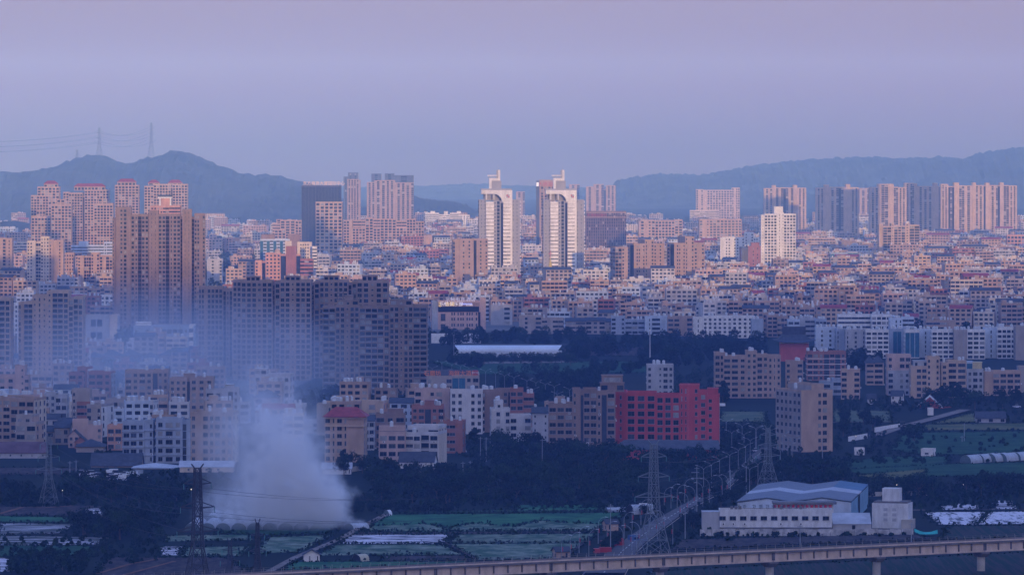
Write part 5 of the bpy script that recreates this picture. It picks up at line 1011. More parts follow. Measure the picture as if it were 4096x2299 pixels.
leafmass("shrubs", "low dark shrubs and weeds along field edges and road verges", [(1400, 2640, 1990, 2035, 210, 1), (0, 1000, 2010, 2032, 120, .8), (2700, 3330, 1830, 1930, 120, 1.2), (3060, 3700, 1700, 1860, 190, 1), (3640, 4096, 1720, 1850, 60, .8), (3380, 4096, 1975, 2035, 140, 1), (0, 640, 2160, 2260, 110, .8), (2700, 3660, 2135, 2150, 60, .6), (1500, 1800, 1860, 1930, 80, 1), (3330, 3720, 1600, 1650, 90, 1.2), (640, 720, 2040, 2110, 20, 1.2), (1700, 2100, 1640, 1830, 60, 1), (600, 1000, 1890, 1960, 60, 1), (3880, 4096, 1640, 1690, 30, 1), (2420, 2680, 2060, 2215, 60, .6), (2720, 2960, 1980, 2170, 70, .6)], 45, .75, 1.2, 3.0, 33, 'shrubs')
leafmass("reeds", "low domes of leafy crop in a line beside the wood", [(1400, 1820, 2040, 2052, 34, 1)], 120, .5, 2.2, 3.4, 34, 'crop')
def weeds():
    r = random.Random(41); b = MB()
    for pts in EDGES:
        for i in range(len(pts)):
            a, c = gp(*pts[i]), gp(*pts[(i + 1) % len(pts)]); L = (c - a).length
            if L > 400: continue
            for _ in range(int(L * 2.2)):
                p = a.lerp(c, r.random()) + Vector((r.gauss(0, .9), r.gauss(0, 1.6), 0)); p.z = r.uniform(.15, .6) * (1 if r.random() < .9 else 2.2); leafquad(b, p, r.uniform(.5, 1.3), r, LEAF[r.randrange(4)])
    tag(stuff(b.build("weeds")), "ragged weeds growing along the edges of the fields", 'weeds')
weeds()
# ------------------------------------------------------------------ pylons and cables
PYD = pmat("pylon_steel", (.06, .055, .055), .6, .15, 1, 1, metal=.2); PYG = pmat("pylon_grey", (.20, .22, .22), .6, .15, 1, 1, metal=.2); INS = pmat("insulator", (.10, .26, .22), .4, .1)
def pylon(px, yb, yt, wb, label, mat, arms=3, z0=0.0, Y=None, thick=.11, name="pylon", armw=1.0):
    if Y is None: p = gp(px, yb); h = (yb - yt) / sca(yb)
    else: s = F / Y; p = Vector(((px - 2048) / s, Y, HC - (yb - HY) / s)); h = (yb - yt) / s
    root = thing(name, label, 'pylon', p, rad(20)); waist = .42; wt = wb * .2; ww = wb * .34
    def wd(t): return wb + (ww - wb) * t / waist if t < waist else ww + (wt - ww) * (t - waist) / (1 - waist)
    n = 9; lv = [0] + [1 - (1 - i / n) ** 1.25 for i in range(1, n + 1)]; b = MB(); br = MB()
    for a, c in zip(lv, lv[1:]):
        A = [Vector((sx * wd(a) / 2, sy * wd(a) / 2, a * h)) for sx, sy in ((-1, -1), (1, -1), (1, 1), (-1, 1))]; C = [Vector((sx * wd(c) / 2, sy * wd(c) / 2, c * h)) for sx, sy in ((-1, -1), (1, -1), (1, 1), (-1, 1))]
        for i in range(4):
            j = (i + 1) % 4; b.bar(A[i], C[i], thick, mat); br.bar(A[i], C[j], thick * .55, mat); br.bar(A[j], C[i], thick * .55, mat); br.bar(C[i], C[j], thick * .55, mat)
    b.build("leg", root); br.build("brace", root); tips = []
    for q in range(arms):
        t = (.52, .70, .88)[q] if arms == 3 else (.55, .8)[q]; z = t * h; L = wb * (.75, .62, .5)[q] * armw; ab = MB()
        for sg in (-1, 1):
            for sy in (-1, 1): ab.bar((sg * wd(t) / 2, sy * wd(t) / 2, z), (sg * L, 0, z + .3), thick * .7, mat); ab.bar((sg * wd(t) / 2, sy * wd(t) / 2, z + h * .045), (sg * L, 0, z + .3), thick * .6, mat)
            ib = MB(); ib.bar((sg * L, 0, z + .2), (sg * L, 0, z - 1.4), .12, INS, 6); ib.build("insulator", root); tips.append((sg * L, 0, z - 1.4))
        ab.build("cross_arm", root)
    b = MB()
    for sg in (-1, 1): b.bar((sg * wt / 2, 0, h), (sg * wt * 1.1, 0, h + 1.3), thick, mat)
    b.build("peak", root); ca, sa = math.cos(rad(20)), math.sin(rad(20))
    return [Vector((p.x + t[0] * ca, p.y + t[0] * sa, p.z + t[2])) for t in tips]
t1 = pylon(790, 2400, 1872, 8.2, "tall near lattice pylon of dark steel at the left, before the smoke", PYD, thick=.2)
t2 = pylon(1030, 2345, 2090, 3.6, "short narrow dark lattice pylon beside the field hut, near the bottom edge", PYD, arms=2, thick=.15)
t3 = pylon(920, 2340, 2165, 4.0, "small thin lattice pylon between the two dark pylons", PYD, arms=2, thick=.1)
t4 = pylon(2615, 2218, 1775, 8.6, "grey green lattice pylon standing in the verge of the avenue", PYG, thick=.16)
t5 = pylon(3072, 1945, 1712, 6.6, "lattice pylon behind the white factory's left roof end", PYG, thick=.13)
t6 = pylon(195, 2025, 1745, 6.4, "faint grey lattice pylon standing in the left tree row", PYG, thick=.09)
def hillpylon(px, yb, yt, label): return pylon(px, yb, yt, 11, label, PYG, Y=9280, thick=.35, armw=1.1)
h1 = hillpylon(397, 625, 512, "hazy pylon on the left peak of the far hill"); h2 = hillpylon(605, 632, 492, "hazy pylon on the saddle beside the higher hill peak"); h3 = hillpylon(308, 652, 600, "faint distant pylon on the hill slope at left")
CAB = pmat("cable_black", (.02, .02, .02), .6, .1)
def cable(a, c, sag, r, label, group="power cables between the pylons"):
    b = MB(); n = 14; prev = None
    for i in range(n + 1):
        t = i / n; p = a.lerp(c, t); p.z -= sag * 4 * t * (1 - t)
        if prev is not None: b.bar(prev, p, r, CAB, 3)
        prev = p
    return tag(b.build("power_cable"), label, 'cable', group)
lv = ["lowest arm", "lowest arm", "middle arm", "middle arm", "top arm", "top arm"]; sd = ["left", "right"] * 3
for i in range(6): cable(t1[i], t4[i], 7, .045, "cable from %s, %s side, of the near dark pylon to the avenue pylon" % (lv[i], sd[i]))
for i in range(6): cable(t4[i], t5[i], 3, .045, "cable from %s, %s side, of the avenue pylon to the factory pylon" % (lv[i], sd[i]))
for i in range(6): cable(t1[i], t6[i] + Vector((0, 0, 0)), 4, .045, "cable from %s, %s side, of the near pylon to the tree row pylon" % (lv[i], sd[i]))
for i in range(4): cable(t2[i], t3[i] , 1.5, .04, "cable from arm tip %s of the short pylon to the thin pylon" % ("one", "two", "three", "four")[i])
for i in range(6): cable(h1[i], h2[i], 10, .2, "faint cable between the hill pylons at the %s, %s side" % (lv[i], sd[i])); cable(h1[i], h1[i] + Vector((-400, 60, -8)), 14, .2, "faint cable off left from the hill pylon's %s, %s side" % (lv[i], sd[i]))
# ------------------------------------------------------------------ lamps, poles
LAMPM = pmat("lamp_post_grey", (.28, .30, .32), .5, .1, 1, 1); LHEAD = pmat("lamp_head", (.55, .56, .58), .5, .1); LANT = pmat("lantern_red", (.50, .03, .04), .7, .1)
def lamp_meshes():
    b = MB(); b.bar((0, 0, 0), (0, 0, 6.2), .11, LAMPM, 6, .07); prev = (0, 0, 6.2)
    for i in range(1, 8): a = i / 7 * PI * .46; p = (2.6 * (1 - math.cos(a)), 0, 6.2 + 2.6 * math.sin(a)); b.bar(prev, p, .065, LAMPM, 5); prev = p
    o1 = b.build("post"); b = MB(); b.hexa([(2.3, -.16, 8.72), (3.3, -.16, 8.6), (3.3, .16, 8.6), (2.3, .16, 8.72)], [(2.3, -.14, 8.86), (3.3, -.10, 8.74), (3.3, .10, 8.74), (2.3, .14, 8.86)], LHEAD, True); o2 = b.build("lamp_head")
    b = MB()
    for i in range(3): b.cyl((.3, 0), .16, .16, 3.6 + i * .5, 3.95 + i * .5, LANT, 6, True)
    o3 = b.build("lantern")
    b = MB(); b.bar((0, 0, 0), (0, 0, 8.6), .12, LAMPM, 6, .07)
    for sg in (-1, 1): b.bar((0, 0, 8.4), (sg * .7, 0, 9.2), .06, LAMPM, 5); b.bar((sg * .7, 0, 9.2), (sg * 2.3, 0, 9.8), .06, LAMPM, 5)
    o4 = b.build("post"); ms = [o.data for o in (o1, o2, o3, o4)]
    for sg in (-1, 1):
        b = MB(); b.hexa([(sg * 2.2, -.15, 9.72), (sg * 3.1, -.15, 9.98), (sg * 3.1, .15, 9.98), (sg * 2.2, .15, 9.72)][::sg], [(sg * 2.2, -.12, 9.86), (sg * 3.1, -.1, 10.08), (sg * 3.1, .1, 10.08), (sg * 2.2, .12, 9.86)][::sg], LHEAD, True); o = b.build("lamp_head"); ms.append(o.data); bpy.data.objects.remove(o)
    for o in (o1, o2, o3, o4): bpy.data.objects.remove(o)
    return ms
LM = lamp_meshes()
left = [(480, 1325), (563, 1300), (648, 1235), (742, 1265), (832, 1140), (918, 1185), (1082, 1090), (1160, 1010), (1245, 960), (1470, 835), (1535, 800), (1595, 810), (1668, 745)]
right_ = [(1072, 1235), (1157, 1228), (1235, 1195), (1404, 1100), (1475, 1075), (1553, 1150), (1632, 935), (1700, 890), (1768, 825), (1843, 785), (1905, 745), (2030, 710), (2087, 705)]
for side, pts, rz in (("field", left, rad(-12)), ("factory", right_, rad(168))):
    for i, (zx, zy) in enumerate(pts):
        root = thing("street_lamp", "curved street lamp with red lanterns, %s side of the avenue, %s counted from the viaduct" % (side, ordw(i + 1)), 'street lamp', gp(kx(11, zx), ky(11, zy)), rz + R.uniform(-.15, .15), "curved street lamps along the avenue")
        link("post", LM[0], root); link("lamp_head", LM[1], root); link("lantern", LM[2], root)
dbl = [(11, x, y) for x, y in ((1850, 385), (1925, 345), (2005, 300), (2102, 255), (2185, 208), (2255, 170), (2300, 115), (2122, 42), (2375, 340), (2295, 390), (2240, 60), (2360, 8))] + [(12, x, y) for x, y in ((120, 212), (193, 168), (238, 125), (140, 62), (225, 98), (15, 30))] + \
      [(7, x, y) for x, y in ((150, 912), (240, 930), (335, 948), (425, 970), (210, 1000), (580, 1000), (455, 1045), (560, 1078), (20, 880), (2155, 1320), (2315, 1360), (2450, 1385))] + [(6, x, y) for x, y in ((1870, 735), (1970, 752), (2058, 768), (2142, 785), (2310, 818), (2410, 838), (2500, 862), (1772, 790))]
for (k, zx, zy) in dbl:
    px, py = kx(k, zx), ky(k, zy); g = gp(px, py, 10.0); root = link("street_lamp", None, None, (g.x, g.y, 0), R.uniform(-.3, .3)); link("post", LM[3], root); link("lamp_head", LM[4], root); link("lamp_head", LM[5], root)
    auto(root, "pale double armed street lamp", 'street lamp', px, py, "double armed street lamps")
for (k, zx, zt, zb, lab) in ((11, 1785, 398, 830, "tall concrete pole with two crossbars beside the avenue"), (11, 2108, 430, 690, "concrete pole at the hedge left of the factory roof"), (11, 2262, 392, 660, "concrete pole behind the factory's left gable"), (11, 952, 758, 1240, "tall steel pole on the field side of the avenue"), (11, 742, 125, 365, "pale pole in the wood below the brown corner block"), (11, 292, 130, 460, "pale pole deep in the wood, left of its neighbour pole"),
    (10, 2168, 112, 352, "left one of two concrete poles at the wood's top edge"), (10, 2222, 115, 350, "right one of two concrete poles at the wood's top edge"), (10, 1483, 392, 497, "short pole before the white farmhouse"), (10, 2068, 342, 447, "short pole with bracket right of the white farmhouse"), (10, 1998, 350, 452, "short pole by the path right of the white farmhouse"), (9, 675, 345, 530, "left one of two poles carrying a yard transformer"), (9, 735, 335, 495, "right one of two poles carrying a yard transformer"),
    (12, 310, 958, 1168, "thin brown pole in front of the factory wall"), (12, 1384, 935, 1145, "thin brown pole at the factory wall's right end"), (12, 525, 130, 365, "pole before the bushes right of the tan corner block"), (12, 1895, -20, 165, "thin white pole in the right field"), (12, 1874, 100, 170, "short white pole in the right field"), (8, 772, 385, 640, "tall pole before the blue grey row house"), (8, 1965, 420, 725, "tall pale mast before the mauve blank flank"), (8, 1348, 950, 1090, "pole beside the white two floor cottage"), (6, 1990, 470, 740, "grey pole before the white shed"), (11, 1205, 1035, 1235, "thin pole in the avenue verge under the big pylon"), (11, 1672, 830, 1095, "thin pole beside the factory hedge")):
    yb = ky(k, zb); p = gp(kx(k, zx), yb); h = (zb - zt) / CR[k][2] / sca(yb); t = thing("utility_pole", lab, 'pole', p); b = MB(); b.bar((0, 0, 0), (0, 0, h), .17, LAMPM, 7, .11); b.build("post", t)
    b = MB(); b.box(-.9, .9, -.08, .08, h - .7, h - .55, LAMPM)
    if "crossbars" in lab: b.box(-2, .9, -.08, .08, h - 2.2, h - 2.0, LAMPM); b.box(-2, 1.9, -.08, .08, h - 4.2, h - 4.0, LAMPM)
    b.build("crossbar", t)
t = thing("mast", "tall white pole mast rising by the grey white park house", 'mast', gp(2600, 1462)); b = MB(); b.bar((0, 0, 0), (0, 0, 20.8), .3, WHITE, 8, .16); b.build("post", t); b = MB(); b.cyl((0, 0), .5, .5, 20.8, 21.6, WHITE, 8, True); b.build("lamp_head", t)
t = thing("chimney", "slim white chimney with a collar before the long shaded slab", 'chimney', gp(980, 1515)); b = MB(); b.cyl((0, 0), .85, .6, 0, 19.5, WHITE, 12); b.build("shaft", t); b = MB(); b.cyl((0, 0), 1.3, 1.3, 17.6, 19.2, WHITE, 12, True); b.build("collar", t)
for px, py, z, c in ((3423, 1768, 2.6, "beside the tan corner block's wall"), (250, 1985, 2.2, "in the left tree row"), (765, 1985, 2.6, "beside the near dark pylon"), (1521, 1975, 2.4, "in the wood's left end"), (3587, 1965, 2.4, "behind the factory's roof box"), (3854, 1963, 2.4, "in the dark trees beyond the mulch field"), (2893, 1722, 1.5, "on the avenue beyond the red dormitory"), (2205, 1842, 2, "in the upper wood")):
    t = thing("lamp", "small glowing yard lamp " + c, 'lamp', gp(px, py)); b = MB(); b.bar((0, 0, 0), (0, 0, z), .06, LAMPM, 5); b.build("post", t); b = MB(); b.cyl((0, 0), .13, .13, z, z + .28, emat("lamp_glow", (1, .8, .5), 4), 8, True); b.build("bulb", t)
# ------------------------------------------------------------------ railway viaduct
GIRD = pmat("girder_concrete", (.50, .37, .28), .9, 0, .25, 1.6, col2=(.76, .57, .44)); RAILM = pmat("rail_steel", (.22, .17, .15), .5, .1)
def viaduct():
    hd = 10.0; A = gp(100, 2331.5, hd); B = gp(4700, 2121.5, hd); d = B - A; L = d.length; ang = math.atan2(d.y, d.x)
    t = thing("railway_viaduct", "long concrete railway viaduct with ribbed girders crossing the bottom of the picture", 'viaduct', (A.x, A.y, 0), ang)
    b = MB(); b.box(0, L, -2.6, 2.6, hd - .9, hd - .35, CONCD); b.build("deck", t)
    b = MB(); b.box(0, L, -1.6, 1.6, hd - .349, hd - .05, pmat("ballast", (.10, .085, .085), .95, .4, 2, 1)); b.build("ballast", t)
    for y in (-.72, .72): b = MB(); b.box(0, L, y - .06, y + .06, hd - .049, hd + .15, RAILM); b.build("rail", t)
    for y in (-2.6, 2.45):
        b = MB(); b.box(0, L, y, y + .15, hd - .349, hd + .05, GIRD if y < 0 else CONCD); b.build("kerb", t)
        b = MB(); n = int(L / 3.1)
        for i in range(n): b.bar((i * 3.1, y + .07, hd + .051), (i * 3.1, y + .07, hd + 1.15), .045, CONC)
        for z in (.6, 1.15): b.bar((0, y + .07, hd + z), (L, y + .07, hd + z), .03, CONCD)
        b.build("railing", t)
    # the beams carry ribs, and a gap parts each beam from the next above a pier
    s0 = gp(3112, 2200, hd); x0 = ((s0.x - A.x) * d.x + (s0.y - A.y) * d.y) / L; span = None
    s1 = gp(3538, 2180, hd); span = ((s1.x - A.x) * d.x + (s1.y - A.y) * d.y) / L - x0
    i0 = -int(x0 / span) - 1; x = x0 + i0 * span
    while x < L:
        a, c = x + .12, x + span - .12; b = MB()
        for y in (-1.9, .9):
            b.box(a, c, y, y + .5, hd - 3.1, hd - .91, GIRD); b.box(a, c, y - .2, y + .7, hd - 3.6, hd - 3.11, GIRD)
        b.build("girder", t); rb = MB(); m = 8
        for i in range(m + 1): q = a + .15 + (c - a - .3) * i / m; rb.box(q - .14, q + .14, -2.45, -1.91, hd - 3.1, hd - .92, CONCD)
        rb.build("rib", t)
        pb = MB(); pb.cyl((x, 0), 1.25, 1.25, -.5, hd - 5.2, CONC, 14); pb.hexa([(x - 1.2, -1.6, hd - 5.19), (x + 1.2, -1.6, hd - 5.19), (x + 1.2, 1.6, hd - 5.19), (x - 1.2, 1.6, hd - 5.19)], [(x - 1.5, -2.6, hd - 4.1), (x + 1.5, -2.6, hd - 4.1), (x + 1.5, 2.6, hd - 4.1), (x - 1.5, 2.6, hd - 4.1)], CONCD, True)
        pb.box(x - 1.6, x + 1.6, -2.7, 2.7, hd - 4.09, hd - 3.62, CONCD); pb.build("pier", t); x += span
viaduct()
# ------------------------------------------------------------------ white factory
def factory():
    k = 12; yb = 2128; s = sca(yb); f = lambda z: kx(k, z); P = lambda px, y=0: ((px - 3100) / s, y)
    t = thing('factory_building', "white two floor factory range with blue shutters behind a stained yard wall", 'factory', gp(3100, yb)); X = lambda px: (px - 3100) / s; Z = lambda py: (yb - py) / s
    b = MB(); x0, x1 = X(2880), X(3330); h = Z(2046); b.box(x0, x1, 2, 10, 0, h, FACTW); b.build("wall", t)
    b = MB(); roof_flat(b, x0, x1, 2, 10, h, .7, FACTW, ROOFG); b.build("roof", t)
    b = MB(); b.box(X(2810), x0 - .02, 2.6, 9, 0, Z(2050), W('grey')); b.box(X(2810) - .1, x0 - .02, 2.5, 9.1, Z(2050) + .01, Z(2047), ROOFL); b.build("annex", t)
    for i in range(11): link("window", win_mesh(2.2, 1.35, G0, 'w'), t, (X(2891 + i * 41.4), 2, Z(2081)))
    b = MB(); b.box(x0, x1, .6, 1.98, Z(2112), Z(2109), ROOFG); b.build("awning", t)
    for px in (2895, 2935, 2980, 3125, 3205): link("air_conditioner", ac_mesh(), t, (X(px), 2, Z(2100)))
    for px in (2928, 2945, 2962, 3126, 3205): b = MB(); b.box(X(px) - .45, X(px) + .45, 2.4, 3.2, h + .72, h + 1.8, CONCD); b.build("roof_vent", t)
    chars = list("风作仗胜打能挥指党听"); pxs = (2955, 2980, 3019, 3045, 3072, 3097, 3136, 3162, 3188, 3215)
    b = MB(); b.bar((X(2940), 4, h + .95), (X(3230), 4, h + .95), .06, CONCD)
    for px in pxs: b.bar((X(px), 4, h), (X(px), 4, h + 2.2), .05, CONCD)
    b.build("sign_frame", t); sm = pmat("sign_dark", (.03, .06, .08), .7, .1)
    for c, px in zip(chars, pxs): text(c, 1.45, (X(px), 3.9, h + 1.05), sm, t, mirror=True)
    t2 = thing('factory_building', "long white upper factory house with a row of red lanterns under its roof edge", 'factory', gp(3225, 2118)); s2 = sca(2118)
    b = MB(); b.box((3102 - 3225) / s2, (3340 - 3225) / s2, 8, 14, 0, (2118 - 2022) / s2, FACTW); b.build("wall", t2)
    b = MB(); b.box((3096 - 3225) / s2, (3352 - 3225) / s2, 7.2, 14.4, (2118 - 2022) / s2 + .01, (2118 - 2018) / s2 + .4, ROOFG); b.build("roof", t2)
    for i in range(13): b = MB(); b.cyl(((3104 + i * 18.5 - 3225) / s2, 7.3), .5, .5, (2118 - 2023) / s2 - 1.0, (2118 - 2023) / s2 - .1, LANT, 8, True); b.build("lantern", t2)
    # the big double gabled hall
    yb3 = 2098; s3 = sca(yb3); g = gp(3200, yb3); t3 = thing('factory_hall', "big factory hall with twin gabled grey roof and light panels", 'factory hall', g); X3 = lambda px: (px - 3200) / s3; Z3 = lambda py: (yb3 - py) / s3; D = 86.0
    pk = [(2945, 2010), (3068, 1994), (3168, 2009), (3288, 1993), (3405, 2009)]; shy = 60.0
    # ridges run back from the front; the hall leans off to the right with depth, as its side wall shows
    bk = lambda px: X3(px) + (3405 + 77 - 3405) / s3 * 1.0
    roofm = pmat("sheet_roof", (.13, .15, .18), .6, .18, .2, 1); lightp = pmat("sheet_light", (.36, .38, .42), .5, .15, .2, 1); bluer = pmat("sheet_blue", (.05, .14, .22), .6, .2, .2, 1)
    b = MB(); lp = MB(); bl = MB()
    for (pa, za), (pb, zb) in zip(pk, pk[1:]):
        xa, xb = X3(pa), X3(pb); ya = 0; h0, h1 = Z3(za) + .3, Z3(zb) + .3
        for (u0, u1, mb, m) in ((0, .42, b, roofm), (.42, .6, lp, lightp), (.6, 1, bl if pa > 3250 else b, bluer if pa > 3250 else roofm)):
            sx = 12.0; mb.hexa([(xa + sx * u0, D * u0, h0), (xb + sx * u0, D * u0, h1), (xb + sx * u1, D * u1, h1), (xa + sx * u1, D * u1, h0)], [(xa + sx * u0, D * u0, h0 + .25), (xb + sx * u0, D * u0, h1 + .25), (xb + sx * u1, D * u1, h1 + .25), (xa + sx * u1, D * u1, h0 + .25)], m, True)
    b.build("roof", t3); lp.build("roof_panel", t3); o = bl.build("roof_panel", t3); o['label'] = "blue sheet at the back right corner of the roof"
    b = MB(); pts = [(X3(2950), 0)] + [(X3(p), Z3(z)) for p, z in pk] + [(X3(3405), 0)]; pts[1] = (X3(2950), Z3(2010)); b.poly([(x, .6, z) for x, z in pts], W('lightblue')); b.build("front_wall", t3)
    b = MB(); b.poly([(X3(3405), .6, 0), (X3(3405) + 12, D, 0), (X3(3405) + 12, D, Z3(2009)), (X3(3405), .6, Z3(2009))], pmat("sheet_wall_blue", (.20, .36, .46), .7, .2, .3, 1)); b.build("side_wall", t3)
    b = MB(); b.poly([(X3(3405) + 4.9, 34, .1), (X3(3405) + 5.9, 41, .1), (X3(3405) + 5.9, 41, 8), (X3(3405) + 4.9, 34, 8)], DARK); b.build("door", t3)
    b = MB(); b.poly([(X3(2950), .6, 0), (X3(2950) + 12, D, 0), (X3(2950) + 12, D, Z3(2010)), (X3(2950), .6, Z3(2010))][::-1], W('grey')); b.build("side_wall", t3)
    # white block with roof box, low link building, wall
    yb4 = 2112; s4 = sca(yb4); t4_ = thing('factory_block', "white cube factory block with blocked windows and a big roof box", 'factory', gp(3560, yb4), rad(-14)); x0, x1 = (3487 - 3560) / s4, (3634 - 3560) / s4; h = (2112 - 2012) / s4
    b = MB(); b.box(x0, x1, 0, 9, 0, h, FACTW); b.build("wall", t4_); b = MB(); b.box(x0 + .6, x1 - .4, .5, 8.5, h + .01, h + .6, CONCD); b.build("roof", t4_); b = MB(); b.box(x0 + 3.2, x0 + 9.2, 2, 7, h + .61, h + 5, FACTW); b.build("roof_box", t4_)
    for i in range(2):
        for q in range(3): b = MB(); x = x0 + 4.0 + i * 3.0; z = h - 2.6 - q * 1.75; b.box(x, x + 1.4, -.08, -.01, z, z + 1.0, W('grey')); b.build("window", t4_)
    b = MB(); b.box(x1 - 2.2, x1 + 1.6, -1.5, 5, 0, 3.2, CONC); b.build("lean_to", t4_)
    t5_ = thing('factory_shed', "low grey sheet roofed link shed between factory range and white cube", 'shed', gp(3410, 2122)); s5 = sca(2122); xa, xb = (3332 - 3410) / s5, (3486 - 3410) / s5
    b = MB(); b.box(xa, xb, .5, 8, 0, 2.2, W('grey')); b.build("wall", t5_); b = MB(); b.hexa([(xa, .2, 2.21), (xb, .2, 2.21), (xb, 8, 5.4), (xa, 8, 5.4)], [(xa, .2, 2.4), (xb, .2, 2.4), (xb, 8, 5.6), (xa, 8, 5.6)], ROOFL, True); b.build("roof", t5_)
    b = MB(); b.box(xa + 6.5, xa + 7.6, .42, .49, .1, 1.9, DARK); b.build("door", t5_)
    yw = 2142; sw = sca(yw); tw = thing('yard_wall', "stained pale yard wall along the front of the white factory", 'wall', gp(3230, yw)); wm = pmat("stained_wall", (.22, .21, .20), .9, 0, .35, 1.2, col2=(.62, .58, .56)); xa, xb = (2800 - 3230) / sw, (3655 - 3230) / sw; n = 18
    for i in range(n): b = MB(); p = xa + (xb - xa) * i / n; q = xa + (xb - xa) * (i + 1) / n - .12; b.box(p, q, 0, .25, 0, 2.2 + .12 * ((i * 7) % 3), wm); b.build("wall_panel", tw)
    tb = thing('tarpaulin', "turquoise tarpaulin draped on the bank at the yard wall end", 'tarpaulin', gp(3700, 2136)); st = sca(2136); b = MB(); tm = pmat("tarp_turquoise", (.04, .38, .34), .6, .15); prev = None
    for i in range(9): u = i / 8; x = -3.6 + u * 7.8; z = 2.0 - 1.0 * math.sin(u * PI) - .4 * u; c = (x, .2 * math.sin(i * 2), z); d_ = (x, -1.0 + .2 * math.sin(i), max(.15, z - 1.2 + .2 * math.cos(i))); b.poly([prev[1], d_, c, prev[0]], tm) if prev else None; prev = (c, d_)
    b.build("sheet", tb)
factory()
LAND.append(("the factory", 3100, 2060))
# ------------------------------------------------------------------ greenhouses, huts
FILM = pmat("greenhouse_film", (.40, .42, .45), .5, .2, .4, 1, spec=.4); FILMD = pmat("greenhouse_dark", (.10, .14, .14), .7, .2, .5, 1)
def tunnel(px, py, L, w, rz, label, mat=None, group=None, hgt=None, open_=False):
    t = thing("greenhouse", label, 'greenhouse', gp(px, py), rad(rz), group); b = MB(); n = 10; h = hgt or w * .48; m = mat or FILM; k = max(2, int(L / 3))
    pts = [(w / 2 * math.cos(PI * i / n), h * math.sin(PI * i / n) ** .85) for i in range(n + 1)]; r = random.Random(int(px))
    for j in range(k):
        ya, yb_ = L * j / k, L * (j + 1) / k
        for i in range(n): b.poly([(pts[i][0], ya, pts[i][1]), (pts[i][0], yb_, pts[i][1]), (pts[i + 1][0], yb_, pts[i + 1][1]), (pts[i + 1][0], ya, pts[i + 1][1])], m)
    b.build("film", t); b = MB(); b.poly([(x, -.02, z) for x, z in pts], DARK if open_ else FILMD); b.build("tunnel_end", t)  # open mouths get a dark sheet for the shade inside
    for j in range(k + 1):
        b = MB()
        for i in range(n): b.bar((pts[i][0] * 1.01, L * j / k, pts[i][1] * 1.01), (pts[i + 1][0] * 1.01, L * j / k, pts[i + 1][1] * 1.01), .035, LAMPM, 3)
        b.build("hoop", t)
GG = "plastic greenhouse tunnels in the left field behind the smoke"
for i, px in enumerate((770, 830, 892, 955, 1018, 1080, 1142, 1204)): tunnel(px, 2120, 26, 5.2, -2, "pale plastic tunnel in the smoke, %s of its row from left" % ordw(i + 1), group=GG)
for i, px in enumerate((850, 900, 950, 1000, 1050, 1100, 1150)): tunnel(px, 2082, 24, 4.4, 0, "low plastic tunnel of the back row in the smoke, %s from left" % ordw(i + 1), group=GG)
for i, (px, py) in enumerate(((3862, 1852), (3915, 1848), (3962, 1846), (4006, 1844), (4062, 1840))): tunnel(px, py, 11, 5.4, -38, "pale film tunnel in the right field, %s from the left of the five" % ordw(i + 1), group="film tunnels in the right field", hgt=3.3)
tunnel(1545, 2062, 3, 2.2, -20, "tiny white dome tunnel at the corner of the green paddy", WHITE, hgt=2.0)
tunnel(1425, 2244, 4.5, 3.6, -35, "small open ended yellowish tunnel beside the white field hut", pmat("film_yellow", (.5, .45, .3), .7, .1), open_=True, hgt=2.2)
tunnel(2520, 2055, 9, 5.0, -60, "sagging grey tunnel with dark mouth at the paddy's upper right corner", FILM, open_=True, hgt=3.4); tunnel(2425, 2046, 7, 3, -70, "flattened torn tunnel beside the sagging grey tunnel", FILM, hgt=1.6)
tunnel(1395, 2118, 8, 4.6, -40, "rounded pale tunnel end just at the smoke's source", FILM, hgt=2.2)
H('field_hut', 'hut', "small white field hut with door and window near the bottom edge", 10, [(460, 615, 1245, '.s.s')], 2244, 'white', fh=3.2, dep=4, yaw=4, roof='gabley', rmat=TILE, rise=1.4)
H('field_hut', 'hut', "brick hut with a yellow gable at the paddy's right edge", 11, [(912, 1028, 945, 's.')], 2122, 'tan', fh=3, dep=4, yaw=20, roof='gablex', rmat=TILE, rise=1.2)
H('field_hut', 'hut', "low brick hut with yellow gable end by the viaduct", 11, [(428, 560, 1215, '.s')], 2235, 'tan', fh=3, dep=5, yaw=15, roof='gablex', rmat=TILE, rise=1.2)
H('field_hut', 'hut', "white guard box beside the avenue pylon's left leg", 11, [(1230, 1318, 785, 's')], 2052, 'white', fh=3, dep=4)
